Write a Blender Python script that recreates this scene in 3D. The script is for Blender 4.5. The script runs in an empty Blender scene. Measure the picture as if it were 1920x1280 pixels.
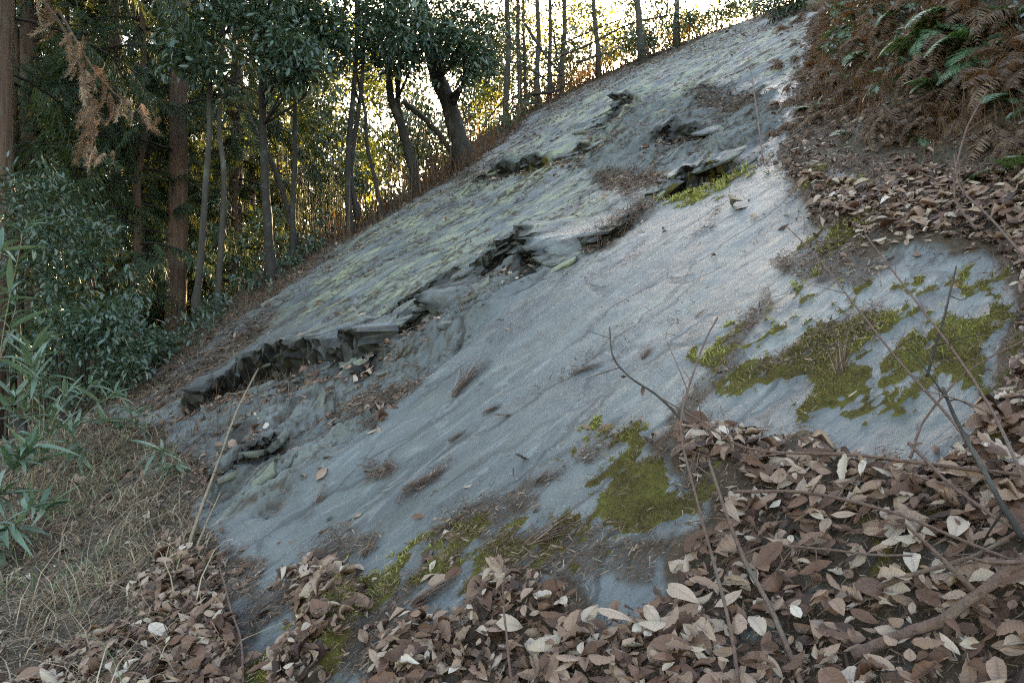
import bpy, math, random
import numpy as np
from mathutils import Vector, Matrix

# ------------------------------------------------------------------ scene, camera, light
sc = bpy.context.scene
COL = sc.collection
rng = np.random.default_rng(11)
random.seed(11)
FPX = 1493.3                      # focal length in photograph pixels (28 mm on 36 mm)
CAM = np.array([0.0, 0.0, 1.6])
cam = bpy.data.objects.new('camera', bpy.data.cameras.new('camera'))
COL.objects.link(cam)
cam.data.lens = 28.0; cam.data.sensor_width = 36.0
cam.data.clip_start = 0.05; cam.data.clip_end = 2000
cam.location = CAM; cam.rotation_euler = (math.radians(90), 0, 0)
sc.camera = cam

SUN_EL, SUN_AZ = math.radians(15.0), math.radians(12.0)
world = bpy.data.worlds.new('World'); sc.world = world; world.use_nodes = True
wn = world.node_tree.nodes; wl = world.node_tree.links
bg = wn['Background']
sky = wn.new('ShaderNodeTexSky'); sky.sky_type = 'NISHITA'; sky.sun_disc = False
sky.sun_elevation = SUN_EL; sky.sun_rotation = SUN_AZ
sky.air_density = 1.0; sky.dust_density = 1.6; sky.ozone_density = 0.6
wl.new(sky.outputs['Color'], bg.inputs['Color']); bg.inputs['Strength'].default_value = 0.15
sun = bpy.data.objects.new('sun', bpy.data.lights.new('sun', 'SUN')); COL.objects.link(sun)
sun.data.energy = 5.0; sun.data.angle = math.radians(0.5); sun.data.color = (1.0, 0.80, 0.52)
sd = Vector((math.sin(SUN_AZ) * math.cos(SUN_EL), math.cos(SUN_AZ) * math.cos(SUN_EL), math.sin(SUN_EL)))
sun.rotation_euler = (-sd).to_track_quat('-Z', 'Y').to_euler()
sun.location = (2, 40, 20)
vs = sc.view_settings
vs.view_transform = 'Standard'; vs.look = 'None'; vs.gamma = 1.0; vs.use_curve_mapping = False
vs.exposure = 3.0
vs.use_white_balance = True; vs.white_balance_temperature = 7500; vs.white_balance_tint = 10
sc.cycles.use_denoising = False; sc.cycles.filter_width = 1.2; sc.cycles.sample_clamp_indirect = 2.0
sc.cycles.max_bounces = 6; sc.cycles.transparent_max_bounces = 8

# ------------------------------------------------------------------ numeric helpers
TAB = rng.random((256, 256)).astype(np.float32)
def vnoise(x, y, seed=0):
    x = np.asarray(x, float) + seed * 17.31; y = np.asarray(y, float) + seed * 9.77
    ix = np.floor(x).astype(np.int64); iy = np.floor(y).astype(np.int64)
    fx = x - ix; fy = y - iy
    fx = fx * fx * (3 - 2 * fx); fy = fy * fy * (3 - 2 * fy)
    a = TAB[ix & 255, iy & 255]; b = TAB[(ix + 1) & 255, iy & 255]
    c = TAB[ix & 255, (iy + 1) & 255]; d = TAB[(ix + 1) & 255, (iy + 1) & 255]
    return (a * (1 - fx) + b * fx) * (1 - fy) + (c * (1 - fx) + d * fx) * fy
def fbm(x, y, oct=4, seed=0, gain=0.5):
    s = 0; a = 1; t = 0
    for i in range(oct):
        s = s + a * (vnoise(x * 2 ** i, y * 2 ** i, seed + i * 3) - 0.5); t += a; a *= gain
    return 3.3 * s / t                                   # about -1..1
def sstep(a, b, x):
    t = np.clip((x - a) / (b - a), 0, 1); return t * t * (3 - 2 * t)
def smax(a, b, k):
    h = np.clip(0.5 + 0.5 * (a - b) / k, 0, 1); return b * (1 - h) + a * h + k * h * (1 - h)
def nrm(v): return v / np.maximum(np.linalg.norm(v, axis=-1, keepdims=True), 1e-9)

GX, GY = 0.44, 0.375              # the slab: z = GX x + GY y, a dip slope of thirty degrees
def ray(u, v): return np.array([(u - 960) / FPX, 1.0, (640 - v) / FPX])
def at(u, v):                     # point of the slab's plane seen at a photograph pixel
    r = ray(u, v); den = r[2] - GX * r[0] - GY
    t = -1.6 / min(den, -0.02); return CAM + r * t
def dep(u, v, d): return CAM + ray(u, v) * d
def px(x, y):                     # plane point -> pixel (map coordinates of the masks)
    y = np.maximum(y, 0.35); z = GX * x + GY * y
    return 960 + FPX * x / y, 640 - FPX * (z - 1.6) / y
LD = np.array([math.cos(math.radians(34)), math.sin(math.radians(34))])   # lineation on the slab
LT = np.array([-LD[1], LD[0]])

# ------------------------------------------------------------------ region maps
U0, V0, ST = -900, -500, 6
UU, VV = np.meshgrid(np.arange(U0, 2900, ST, dtype=np.float32), np.arange(V0, 2300, ST, dtype=np.float32))
def sdf(poly):
    p = np.array(poly, np.float32); d = np.full(UU.shape, 1e9, np.float32); ins = np.zeros(UU.shape, bool)
    for a, b in zip(p, np.roll(p, -1, 0)):
        e = b - a; wx = UU - a[0]; wy = VV - a[1]
        t = np.clip((wx * e[0] + wy * e[1]) / max((e ** 2).sum(), 1e-6), 0, 1)
        d = np.minimum(d, (wx - e[0] * t) ** 2 + (wy - e[1] * t) ** 2)
        c = ((a[1] > VV) != (b[1] > VV)) & (UU < (b[0] - a[0]) * (VV - a[1]) / ((b[1] - a[1]) or 1e-6) + a[0])
        ins ^= c
    d = np.sqrt(d); return np.where(ins, d, -d)
def region(polys):
    m = None
    for p in polys:
        s = sdf(p); m = s if m is None else np.maximum(m, s)
    return m
def sample(m, u, v):
    fu = np.clip((u - U0) / ST, 0, m.shape[1] - 1.01); fv = np.clip((v - V0) / ST, 0, m.shape[0] - 1.01)
    iu = fu.astype(int); iv = fv.astype(int); a = fu - iu; b = fv - iv
    return (m[iv, iu] * (1 - a) + m[iv, iu + 1] * a) * (1 - b) + (m[iv + 1, iu] * (1 - a) + m[iv + 1, iu + 1] * a) * b

EDGE_PX = [(190, 772), (250, 755), (380, 655), (500, 568), (650, 452), (800, 360), (900, 305), (1000, 212), (1100, 158), (1180, 122), (1400, 42), (1520, 22)]
ROCK = region([[*EDGE_PX, (1515, 90), (1485, 230), (1460, 300), (1620, 330), (1780, 420), (2000, 470), (2600, 700), (2700, 2200), (470, 2200),
                (455, 1280), (440, 1180), (400, 1120), (425, 1055), (365, 960), (400, 880), (330, 850), (300, 800), (215, 790)]])
RUB = region([[(380, 758), (480, 712), (600, 672), (720, 640), (800, 575), (880, 520), (960, 470), (1030, 490), (1010, 520), (930, 570), (870, 640), (800, 690), (760, 750), (640, 820), (560, 880), (520, 960), (400, 960), (370, 900), (320, 850)],
              [(1060, 300), (1120, 240), (1200, 190), (1300, 160), (1440, 170), (1470, 230), (1380, 300), (1260, 330), (1130, 330)],
              [(860, 360), (960, 300), (1060, 300), (960, 330), (880, 370)]])
UPPER = region([[*EDGE_PX, (1500, 140), (1250, 200), (1100, 300), (1150, 380), (1020, 460), (900, 500), (760, 590), (600, 660), (380, 750), (230, 790)]])
LEAF_D = region([
    [(1215, 842), (1300, 800), (1400, 820), (1500, 815), (1620, 868), (1700, 905), (1790, 890), (1840, 800), (2100, 860), (2500, 1900), (1500, 2000), (720, 1900), (690, 1280), (735, 1205), (860, 1185), (900, 1115), (1000, 1090), (1095, 1105), (1120, 1190), (1200, 1190), (1260, 1120), (1240, 1030), (1330, 985), (1340, 930), (1250, 890)],
    [(1470, 300), (1530, 340), (1640, 350), (1700, 320), (1920, 330), (2300, 420), (2300, 900), (1900, 900), (1865, 800), (1880, 640), (1900, 560), (1850, 470), (1720, 470), (1600, 470), (1520, 420)],
    [(560, 1105), (620, 1085), (680, 1135), (665, 1215), (600, 1290), (540, 1500), (480, 1290), (575, 1190)],
    [(262, 1100), (300, 1020), (400, 1050), (370, 1130), (440, 1220), (450, 1320), (420, 1700), (-200, 1700), (110, 1290), (240, 1210)]])
LEAF_M = region([
    [(280, 960), (350, 900), (420, 960), (440, 1010), (470, 1060), (400, 1110), (260, 1110)],
    [(500, 740), (600, 700), (700, 690), (780, 720), (720, 790), (600, 800), (560, 760)],
    [(560, 890), (610, 870), (620, 915), (560, 935)],
    [(380, 765), (480, 745), (540, 780), (460, 850), (340, 870), (280, 830)],
    [(1440, 240), (1560, 260), (1920, 240), (1920, 330), (1700, 330), (1500, 350)],
    [(1690, 470), (1560, 470), (1440, 440), (1500, 500), (1640, 520), (1850, 480)],
    [(1500, 680), (1620, 640), (1780, 650), (1740, 690), (1640, 700), (1560, 705)],
    [(850, 520), (930, 515), (900, 545), (840, 570)], [(920, 482), (1000, 480), (1010, 505), (920, 505)],
    [(830, 1010), (880, 1000), (860, 1060), (830, 1090), (790, 1090)]])
LEAF_S = region([[(150, 790), (330, 760), (420, 900), (320, 1100), (-200, 1500), (-300, 1000), (60, 900)],
                 [(1240, 350), (1420, 300), (1500, 420), (1430, 470), (1350, 380)], [(1060, 470), (1130, 420), (1230, 350), (1240, 380), (1130, 465)],
                 [(560, 650), (760, 600), (800, 640), (600, 720)], [(1060, 330), (1230, 320), (1250, 370), (1150, 370)],
                 [(1200, 1030), (1420, 830), (1560, 800), (1860, 760), (1920, 900), (1200, 1280), (1000, 1280)]])
MOSS = region([
    [(1415, 695), (1480, 660), (1540, 610), (1640, 590), (1600, 650), (1640, 690), (1700, 690), (1840, 690), (1850, 735), (1700, 722), (1640, 735), (1605, 800), (1500, 790), (1450, 760), (1500, 735), (1420, 730)],
    [(1305, 660), (1370, 585), (1425, 600), (1385, 660), (1360, 700), (1310, 695)],
    [(1090, 925), (1170, 815), (1225, 800), (1235, 870), (1340, 930), (1330, 985), (1210, 1030), (1120, 1010)],
    [(1735, 520), (1870, 485), (1885, 560), (1820, 565), (1740, 545)], [(1830, 590), (1865, 590), (1865, 780), (1800, 735), (1740, 690), (1740, 610), (1780, 590)],
    [(455, 1260), (530, 1190), (560, 1210), (500, 1320), (440, 1400)], [(610, 1110), (720, 1080), (800, 1090), (690, 1190), (640, 1290), (600, 1290)],
    [(950, 1000), (1080, 1020), (1000, 1080), (880, 1080), (800, 1130), (800, 1080)], [(1520, 420), (1600, 440), (1560, 470), (1500, 450)],
    [(1590, 310), (1690, 310), (1680, 335), (1600, 335)], [(1480, 640), (1540, 620), (1530, 650), (1490, 655)], [(1480, 535), (1510, 535), (1500, 560), (1475, 555)],
    [(1590, 530), (1650, 520), (1640, 550), (1590, 570)], [(1650, 810), (1700, 800), (1690, 850), (1640, 830)], [(1240, 368), (1260, 345), (1330, 320), (1390, 300), (1410, 330), (1300, 375)],
    [(1620, 990), (1670, 990), (1680, 1030), (1620, 1030)], [(1720, 970), (1790, 970), (1770, 1010), (1700, 1010)], [(1660, 1100), (1750, 1090), (1740, 1130), (1650, 1120)],
    [(1160, 830), (1080, 850), (1150, 800)], [(985, 306), (1025, 304), (1020, 318), (985, 322)]])
NEED = region([
    [(560, 1030), (640, 985), (720, 990), (700, 1040), (600, 1075)], [(470, 1110), (560, 1085), (640, 1085), (540, 1130), (480, 1200), (440, 1190)],
    [(780, 1010), (880, 950), (1000, 930), (1010, 960), (900, 1000), (840, 1080)], [(700, 870), (760, 870), (730, 895), (690, 890)],
    [(770, 910), (850, 870), (840, 890), (780, 930), (750, 940)], [(1240, 790), (1330, 690), (1400, 580), (1440, 540), (1450, 570), (1380, 690), (1320, 760), (1250, 810)],
    [(1060, 850), (1200, 790), (1240, 800), (1100, 880)], [(980, 910), (1060, 880), (1050, 910), (990, 920)], [(1400, 700), (1560, 600), (1640, 580), (1640, 640), (1500, 700)],
    [(900, 1010), (1080, 1000), (1240, 1010), (1220, 1100), (1100, 1090), (930, 1090)], [(640, 1100), (800, 1090), (700, 1280), (620, 1280)],
    [(250, 755), (420, 640), (520, 580), (480, 640), (420, 690), (330, 750), (240, 790)], [(1100, 320), (1240, 310), (1260, 350), (1180, 380)],
    [(1080, 470), (1140, 420), (1230, 360), (1240, 380), (1140, 465)], [(420, 1020), (500, 1040), (480, 1110), (420, 1130)],
    [(600, 760), (780, 690), (800, 700), (700, 790)], [(1440, 480), (1560, 460), (1700, 480), (1620, 540), (1480, 520)], [(1300, 170), (1440, 170), (1400, 210), (1300, 200)]])


# ------------------------------------------------------------------ the ground's height
def plist(pxs): return np.array([at(*p)[:2] for p in pxs])
EDGE = plist(EDGE_PX)
EDGE = np.vstack([EDGE[0] + (EDGE[0] - EDGE[3]) * 3, EDGE, EDGE[-1] + (EDGE[-1] - EDGE[-4]) * 8])
BANK = np.array([(2.15, -6.0), (2.25, 2.4), (2.2, 3.6), (2.15, 5.0), (2.35, 6.4), (3.0, 8.2), (4.9, 12.8), (14, 34)])
def sdist(poly, x, y, full=False):            # signed distance (left of travel +) and place along the line
    best = np.full(x.shape, 1e9); sg = np.zeros(x.shape); cb = np.zeros(x.shape); al = np.zeros(x.shape); nx = np.zeros(x.shape); ny = np.zeros(x.shape); acc = 0
    for a, b in zip(poly[:-1], poly[1:]):
        e = b - a; L = math.hypot(*e)
        t = np.clip(((x - a[0]) * e[0] + (y - a[1]) * e[1]) / (L * L), 0, 1)
        dx = x - a[0] - e[0] * t; dy = y - a[1] - e[1] * t; d = np.hypot(dx, dy)
        cr = (e[0] * (y - a[1]) - e[1] * (x - a[0])) / L      # on a tie (nearest a corner) the larger offset decides the side
        m = (d < best - 1e-7) | ((np.abs(d - best) <= 1e-7) & (np.abs(cr) > np.abs(cb)))
        best = np.where(m, d, best); cb = np.where(m, cr, cb)
        sg = np.where(m, np.sign(cr), sg); al = np.where(m, acc + t * L, al); acc += L
        nx = np.where(m, -e[1] / L, nx); ny = np.where(m, e[0] / L, ny)
    return (best * sg, al, acc, nx, ny) if full else (best * sg, al, acc)
STEPS = [  # pixel line of the lip (lower-left to upper-right), height, fall-off up the slope, overhang
    ([(300, 785), (380, 757), (450, 722), (520, 695), (600, 672), (660, 660), (712, 645), (745, 608), (790, 566)], 0.24, 0.9, 0.10),
    ([(480, 745), (550, 712), (620, 697)], 0.10, 0.3, 0.05),
    ([(600, 712), (690, 672), (770, 642)], 0.10, 0.3, 0.05),
    ([(770, 596), (785, 584), (812, 592), (850, 588)], 0.17, 0.35, 0.10),
    ([(850, 545), (885, 512), (930, 484), (975, 464), (1005, 466), (1022, 482), (1034, 505)], 0.18, 0.5, 0.10),
    ([(640, 655), (700, 610), (760, 572), (860, 500)], 0.05, 0.25, 0.03),
    ([(860, 355), (920, 328), (985, 305), (1045, 300)], 0.17, 0.6, 0.06),
    ([(1080, 247), (1120, 233), (1158, 193), (1208, 181)], 0.22, 0.7, 0.08),
    ([(1045, 300), (1100, 288), (1135, 268)], 0.15, 0.4, 0.05),
    ([(1200, 262), (1260, 240), (1330, 250)], 0.10, 0.4, 0.04),
    ([(1225, 383), (1262, 352), (1320, 330), (1410, 303)], 0.20, 0.6, 0.06),
    ([(1060, 485), (1120, 452), (1190, 405), (1228, 380)], 0.07, 0.3, 0.03),
    ([(520, 905), (600, 850), (690, 800), (800, 700), (860, 640), (930, 575)], -0.05, 0.3, 0.0),
    ([(480, 960), (560, 905), (620, 880)], 0.05, 0.3, 0.02),
    ([(400, 935), (440, 880), (520, 830), (600, 800)], 0.05, 0.3, 0.03)]
STEPS = [(plist(p), h, L, o) for p, h, L, o in STEPS]

MOSS2 = region([[(1290, 600), (1480, 500), (1700, 500), (1900, 470), (1960, 700), (1900, 880), (1650, 880), (1500, 820), (1400, 780), (1300, 720)], [(430, 1290), (560, 1130), (700, 1040), (900, 980), (1080, 960), (1150, 820), (1250, 790), (1400, 900), (1300, 1060), (1180, 1100), (900, 1120), (700, 1290)],
               [(1560, 930), (1800, 940), (1780, 1140), (1580, 1130)], [(1500, 290), (1720, 290), (1700, 480), (1500, 480)]])
def moss_mask(u, v, s, t):
    nz = 24 * fbm(s * 2.4, t * 5, 3, 95) + 24 * fbm(s * 9, t * 16, 3, 98) + 14 * fbm(s * 32, t * 44, 2, 99)
    return sstep(-8, 16, np.maximum(sample(MOSS, u, v) - 8 + nz, np.minimum(sample(MOSS2, u, v), 22) - 33 + nz * 1.15))
def terrain(x, y):
    """returns displaced x, y, z and masks"""
    base = GX * x + GY * y
    yy = np.minimum(y, 7.0)
    flat = 0.2 + 0.1 * yy + 0.05 * np.clip(x, -7, 20) - 0.03 * np.clip(y - 7, 0, 60) + 0.05 * fbm(x * 0.9, y * 0.9, 3, 5)
    de, _, _ = sdist(EDGE, x, y)                       # + beyond the far edge
    de = de + 0.25 * fbm(x * 0.8, y * 0.8, 3, 8)
    up = base - 0.95 * np.maximum(0, np.sqrt((de - 1.2) ** 2 + 0.3) + (de - 1.2) - 0.5) / 1.5 - 0.05 * sstep(0, .3, de)
    z = smax(up, flat, 0.18)
    u, v = px(x, y)
    s = x * LD[0] + y * LD[1]; t = x * LT[0] + y * LT[1]
    inv = sstep(0.3, 1.0, y)
    wob = 14 * fbm(s * 2, t * 6, 4, 21)
    rock = sstep(-6, 6, sample(ROCK, u, v) + wob) * inv
    rub = sstep(-14, 14, sample(RUB, u, v) + wob) * rock
    upp = sstep(-25, 25, sample(UPPER, u, v) + wob) * rock
    # bank on the right
    db, _, _ = sdist(BANK, x, y); db = -db + 0.15 * fbm(x * 1.7, y * 1.7, 3, 33)
    bank = sstep(0.0, 1.1, db) * sstep(1.0, 4.0, y)
    z = z + 0.85 * bank + 0.25 * np.clip(db - .5, 0, 8) * sstep(1.0, 4, y) + 0.12 * bank * fbm(x * 3, y * 3, 3, 35)
    # broad undulation of the slab
    z = z + rock * (0.05 * fbm(s * 0.5, t * 0.8, 2, 41) + 0.008 * fbm(s * 1.2, t * 3.0, 3, 42))
    # schistose layering: terraced noise stretched along the lineation
    n = fbm(s * 1.3 + 0.6 * fbm(s, t * 2, 2, 46), t * 5.5, 4, 45) * 3.2
    q = np.floor(n); f = n - q
    ter = q + sstep(0.80, 1.0, f)
    crk = sstep(.62, .74, f) * sstep(1.0, .93, f) * sstep(-.15, .2, fbm(s * 1.7, t * 2.2, 2, 47)) * rock * (.14 + .85 * upp + .7 * rub)
    z = z + rock * ter * (0.002 + 0.007 * upp + 0.016 * rub)
    n2 = fbm(s * 3.5, t * 14, 3, 55) * 3; q2 = np.floor(n2)
    z = z + rock * (q2 + sstep(.7, 1., n2 - q2)) * (0.001 + 0.0035 * upp + 0.013 * rub)
    z = z + rub * 0.045 * fbm(x * 4, y * 4, 4, 61) + rock * 0.0025 * fbm(x * 14, y * 14, 2, 62)
    lip = np.zeros_like(x); ox = np.zeros_like(x); oy = np.zeros_like(y); under = np.zeros_like(x)
    near = (np.abs(x) < 8) & (y > 1.5) & (y < 19)
    xi, yi = x[near], y[near]; zz = np.zeros_like(xi); oxx = np.zeros_like(xi); oyy = np.zeros_like(xi); shade_dirt = np.zeros_like(xi)
    jag = 0.05 * fbm(xi * 5, yi * 5, 4, 71) + 0.13 * (np.floor(4 * vnoise(xi * 3.3, yi * 3.3, 73)) / 4 - 0.4)
    for k, (pl, h, L, o) in enumerate(STEPS):
        d, a, tot, nx, ny = sdist(pl, xi, yi, True); d = d + jag
        tap = sstep(0.0, 0.35, a) * sstep(0.0, 0.35, tot - a) * sstep(-1.6, -0.8, -np.abs(d) * 1.0)
        tap = tap * (0.45 + 1.0 * vnoise(a * 3, a * 0 + k, 80))
        if h > 0:
            h = h * 0.46
            fr = sstep(-0.09, 0.09, d)
            zz += h * tap * fr * np.exp(-np.maximum(d, 0) / L)
            zz -= 0.95 * h * tap * np.exp(-((d + .09) / 0.12) ** 2)
            o2 = 0.07 + o
            w = np.where(d < -.09, -.06 * np.clip(1 + (d + .09) / .25, 0, 1), np.where(d > .09, o2 * np.clip(1 - (d - .09) / .35, 0, 1), -.06 + (o2 + .06) * fr))
            band = sstep(.26, .10, np.abs(d)) * np.clip(tap * 1.3, 0, 1)
            w = w + band * (.05 * fbm(fr * 5 + a * 1.5, a * 7, 3, 75 + k) + .05 * fbm(fr * 16, a * 22, 2, 76 + k))
            zz += band * (.022 * fbm(xi * 18, yi * 18, 3, 77) + .03 * (np.floor(3 * vnoise(xi * 9, yi * 9, 78)) / 3 - .3))
            tp_ = np.clip(tap * 1.3, 0, 1)
            oxx -= w * nx * tp_; oyy -= w * ny * tp_
            shade_dirt = np.maximum(shade_dirt, tp_ * sstep(-.26, -.12, d) * sstep(.14, .09, d))  # ledge face and gap below it, darkened in colour for shade and dirt
        else:
            zz += h * tap * sstep(-0.03, 0.03, d) * np.exp(-np.maximum(d, 0) / L)
    z[near] += zz * rock[near]; ox[near] = oxx * rock[near]; oy[near] = oyy * rock[near]; under[near] = shade_dirt * rock[near]
    # litter heaps
    ld = sstep(-10, 30, sample(LEAF_D, u, v) + wob * 1.2) * inv
    z = z + ld * (0.035 + 0.03 * fbm(x * 3, y * 3, 3, 91))
    z = z + (1 - rock) * (0.03 * fbm(x * 2.5, y * 2.5, 4, 92))
    moss = moss_mask(u, v, s, t) * rock
    z = z + moss * (0.008 + 0.010 * fbm(x * 12, y * 12, 2, 96))
    return x + ox, y + oy, z, dict(rock=rock, rub=rub, upp=upp, moss=moss, under=under, crk=crk, ld=ld, bank=bank, s=s, t=t)

# ------------------------------------------------------------------ material helpers
def material(name):
    m = bpy.data.materials.new(name); m.use_nodes = True
    nt = m.node_tree; nt.nodes.clear()
    return m, nt
class NB:
    def __init__(s, nt): s.nt = nt
    def n(s, t, **k):
        nd = s.nt.nodes.new('ShaderNode' + t)
        for a, b in k.items():
            if a.startswith('i_'):
                key = a[2:]; key = int(key) if key.isdigit() else key.replace('_', ' ')
                if isinstance(b, bpy.types.NodeSocket): s.nt.links.new(b, nd.inputs[key])
                else: nd.inputs[key].default_value = b
            else: setattr(nd, a, b)
        return nd
    def ramp(s, fac, stops, interp='LINEAR'):
        r = s.nt.nodes.new('ShaderNodeValToRGB'); cr = r.color_ramp; cr.interpolation = interp
        while len(cr.elements) < len(stops): cr.elements.new(0.5)
        for e, (p, c) in zip(cr.elements, stops):
            e.position = p; e.color = (*c, 1) if len(c) == 3 else c
        s.nt.links.new(fac, r.inputs[0]); return r.outputs[0]
    def val(s, fac, a, b):        # map range
        m = s.n('MapRange', i_1=a, i_2=b); s.nt.links.new(fac, m.inputs[0]); return m.outputs[0]
    def mix(s, f, a, b, mode='MIX'):
        m = s.nt.nodes.new('ShaderNodeMix'); m.data_type = 'RGBA'; m.blend_type = mode
        for sock, v in ((m.inputs[0], f), (m.inputs[6], a), (m.inputs[7], b)):
            if isinstance(v, bpy.types.NodeSocket): s.nt.links.new(v, sock)
            elif isinstance(v, (tuple, list)): sock.default_value = (*v, 1)
            else: sock.default_value = v
        return m.outputs[2]
    def math(s, op, a, b=0.0, c=False):
        m = s.n('Math', operation=op, use_clamp=c)
        for k, v in ((0, a), (1, b)):
            if isinstance(v, bpy.types.NodeSocket): s.nt.links.new(v, m.inputs[k])
            else: m.inputs[k].default_value = v
        return m.outputs[0]
    def attr(s, name): return s.n('Attribute', attribute_name=name).outputs['Fac']
    def noise(s, vec, scale, detail=4, rough=0.55, dist=0.0):
        nd = s.n('TexNoise', i_Scale=scale, i_Detail=detail, i_Roughness=rough, i_Distortion=dist)
        if vec is not None: s.nt.links.new(vec, nd.inputs['Vector'])
        return nd.outputs['Fac']
    def mapping(s, vec, scale):
        m = s.n('Mapping'); m.inputs['Scale'].default_value = scale; s.nt.links.new(vec, m.inputs[0]); return m.outputs[0]
    def out(s, bsdf): 
        o = s.nt.nodes.new('ShaderNodeOutputMaterial'); s.nt.links.new(bsdf, o.inputs[0])
    def bump(s, h, strength, dist):
        b = s.n('Bump', i_Strength=strength, i_Distance=dist); s.nt.links.new(h, b.inputs['Height']); return b.outputs[0]

def rock_material():
    m, nt = material('schist'); b = NB(nt)
    uv = b.n('UVMap', uv_map='lin').outputs[0]; ob = b.n('TexCoord').outputs['Object']
    st = b.mapping(uv, (0.9, 5.0, 1)); st2 = b.mapping(uv, (3.5, 26, 1))
    n1 = b.noise(st, 1.1, 6, 0.62, 0.5); n2 = b.noise(b.mapping(uv, (5, 17, 1)), 1.0, 6, 0.7, 0.6); n3 = b.noise(ob, 3.0, 4); n4 = b.noise(ob, 40, 3); n5 = b.noise(ob, 120, 3, .7); n6 = b.noise(b.mapping(uv, (1.2, 2.6, 1)), 1.0, 7, .66, .9)
    col = b.ramp(n6, [(0.30, (0.058, 0.062, 0.061)), (0.44, (0.088, 0.094, 0.091)), (0.58, (0.122, 0.128, 0.122)), (0.75, (0.175, 0.18, 0.168))])
    col = b.mix(b.math('MULTIPLY', b.val(n1, 0.52, 0.70), 0.35), col, (0.085, 0.092, 0.095))
    col = b.mix(b.math('MULTIPLY', b.val(n2, 0.57, 0.62), 0.5), col, (0.06, 0.062, 0.06))
    col = b.mix(b.math('MULTIPLY', b.val(b.noise(b.mapping(uv, (2.2, 7, 1)), 1.0, 6, .7, .8), 0.56, 0.60), 0.5), col, (0.225, 0.232, 0.215))
    col = b.mix(b.val(n5, 0.25, 0.75), b.mix(.22, col, (0.03, 0.03, 0.03)), b.mix(.08, col, (0.45, 0.46, 0.45)))
    # greenish yellow crustose lichen, in streaks on the upper slab
    upp = b.attr('upp'); lf = b.math('MULTIPLY', b.val(b.noise(b.mapping(uv, (1.3, 3.4, 1)), 1.1, 8, 0.68, 1.2), 0.47, 0.60), b.math('ADD', b.math('MULTIPLY', upp, 0.75), 0.10), True)
    col = b.mix(lf, col, b.mix(n4, (0.22, 0.225, 0.125), (0.31, 0.31, 0.19)))
    # a faint ruddy stain
    col = b.mix(b.math('MULTIPLY', b.val(b.noise(st, 0.8, 3), 0.58, 0.75), 0.22), col, (0.22, 0.15, 0.15))
    # dark weathering in rubble and on the lower corner
    rub = b.attr('rub'); col = b.mix(b.math('MULTIPLY', b.math('MULTIPLY', rub, b.val(n3, 0.3, 0.75)), 0.65), col, (0.075, 0.078, 0.07))
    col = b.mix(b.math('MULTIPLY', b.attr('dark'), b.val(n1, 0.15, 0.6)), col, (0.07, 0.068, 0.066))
    wv = b.n('VectorMath', operation='ADD'); nt.links.new(b.mapping(uv, (0.9, 3.4, 1)), wv.inputs[0])
    nz = b.n('TexNoise', i_Scale=2.2, i_Detail=4.0); nt.links.new(uv, nz.inputs['Vector']); wsc = b.n('VectorMath', operation='SCALE', i_Scale=1.1); nt.links.new(nz.outputs['Color'], wsc.inputs[0]); nt.links.new(wsc.outputs[0], wv.inputs[1])
    ve = b.n('TexVoronoi', feature='DISTANCE_TO_EDGE', i_Scale=1.0, i_Randomness=1.0); nt.links.new(wv.outputs[0], ve.inputs['Vector'])
    gate = b.val(b.noise(b.mapping(uv, (1.3, 2.6, 1)), 1.0, 3), 0.44, 0.54); gate = b.math('MULTIPLY', gate, b.math('ADD', b.math('MULTIPLY', b.math('ADD', upp, rub), .7), .6), True)
    ck = b.math('MULTIPLY', b.val(ve.outputs['Distance'], 0.050, 0.014), gate)
    col = b.mix(b.math('MULTIPLY', ck, .85), col, (0.028, 0.024, 0.019))
    fl = b.math('MULTIPLY', b.val(b.noise(b.mapping(uv, (9, 34, 1)), 1.0, 4, .6), .60, .64), b.val(b.noise(uv, 3.0, 2), .45, .6)); col = b.mix(b.math('MULTIPLY', fl, .55), col, (0.05, 0.048, 0.044))
    # white specks
    vor = b.n('TexVoronoi', i_Scale=52.0, feature='F1'); nt.links.new(ob, vor.inputs['Vector'])
    pick = b.math('GREATER_THAN', b.n('SeparateColor', i_0=vor.outputs['Color']).outputs[0], 0.82)
    sp = b.math('MULTIPLY', b.val(vor.outputs['Distance'], 0.21, 0.12), pick)
    col = b.mix(b.math('MULTIPLY', sp, b.math('MULTIPLY', b.val(b.noise(ob, 2.5, 3), .35, .65), .6)), col, (0.46, 0.47, 0.46))
    # soil caught in hollows, ledge faces painted dark for shade and dirt, moss cushions
    col = b.mix(b.math('MULTIPLY', b.attr('dirt'), b.val(b.noise(ob, 9, 5), 0.2, 0.6), True), col, b.mix(n4, (0.030, 0.022, 0.015), (0.11, 0.075, 0.050)))
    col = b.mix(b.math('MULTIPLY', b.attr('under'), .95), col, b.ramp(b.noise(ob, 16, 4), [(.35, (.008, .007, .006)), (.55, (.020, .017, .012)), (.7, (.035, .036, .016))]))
    mf = b.val(b.math('ADD', b.attr('moss'), b.math('MULTIPLY', b.math('SUBTRACT', n4, .5), .5)), .38, .56); col = b.mix(mf, col, b.ramp(b.noise(ob, 7, 5, 0.7), [(0.3, (0.04, 0.030, 0.014)), (0.5, (0.085, 0.068, 0.02)), (0.7, (0.115, 0.11, 0.026))]))
    rgh = b.math('ADD', b.math('MULTIPLY', n5, .10), b.math('ADD', b.math('MULTIPLY', n6, .22), .36)); rgh = b.math('ADD', rgh, b.math('MULTIPLY', b.math('ADD', mf, b.math('ADD', rub, b.math('MULTIPLY', upp, .45))), 0.3), True)
    hgt = b.math('ADD', b.math('MULTIPLY', b.val(n2, .45, .62), 0.30), b.math('MULTIPLY', b.noise(ob, 38, 3, 0.6), 0.35))
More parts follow.
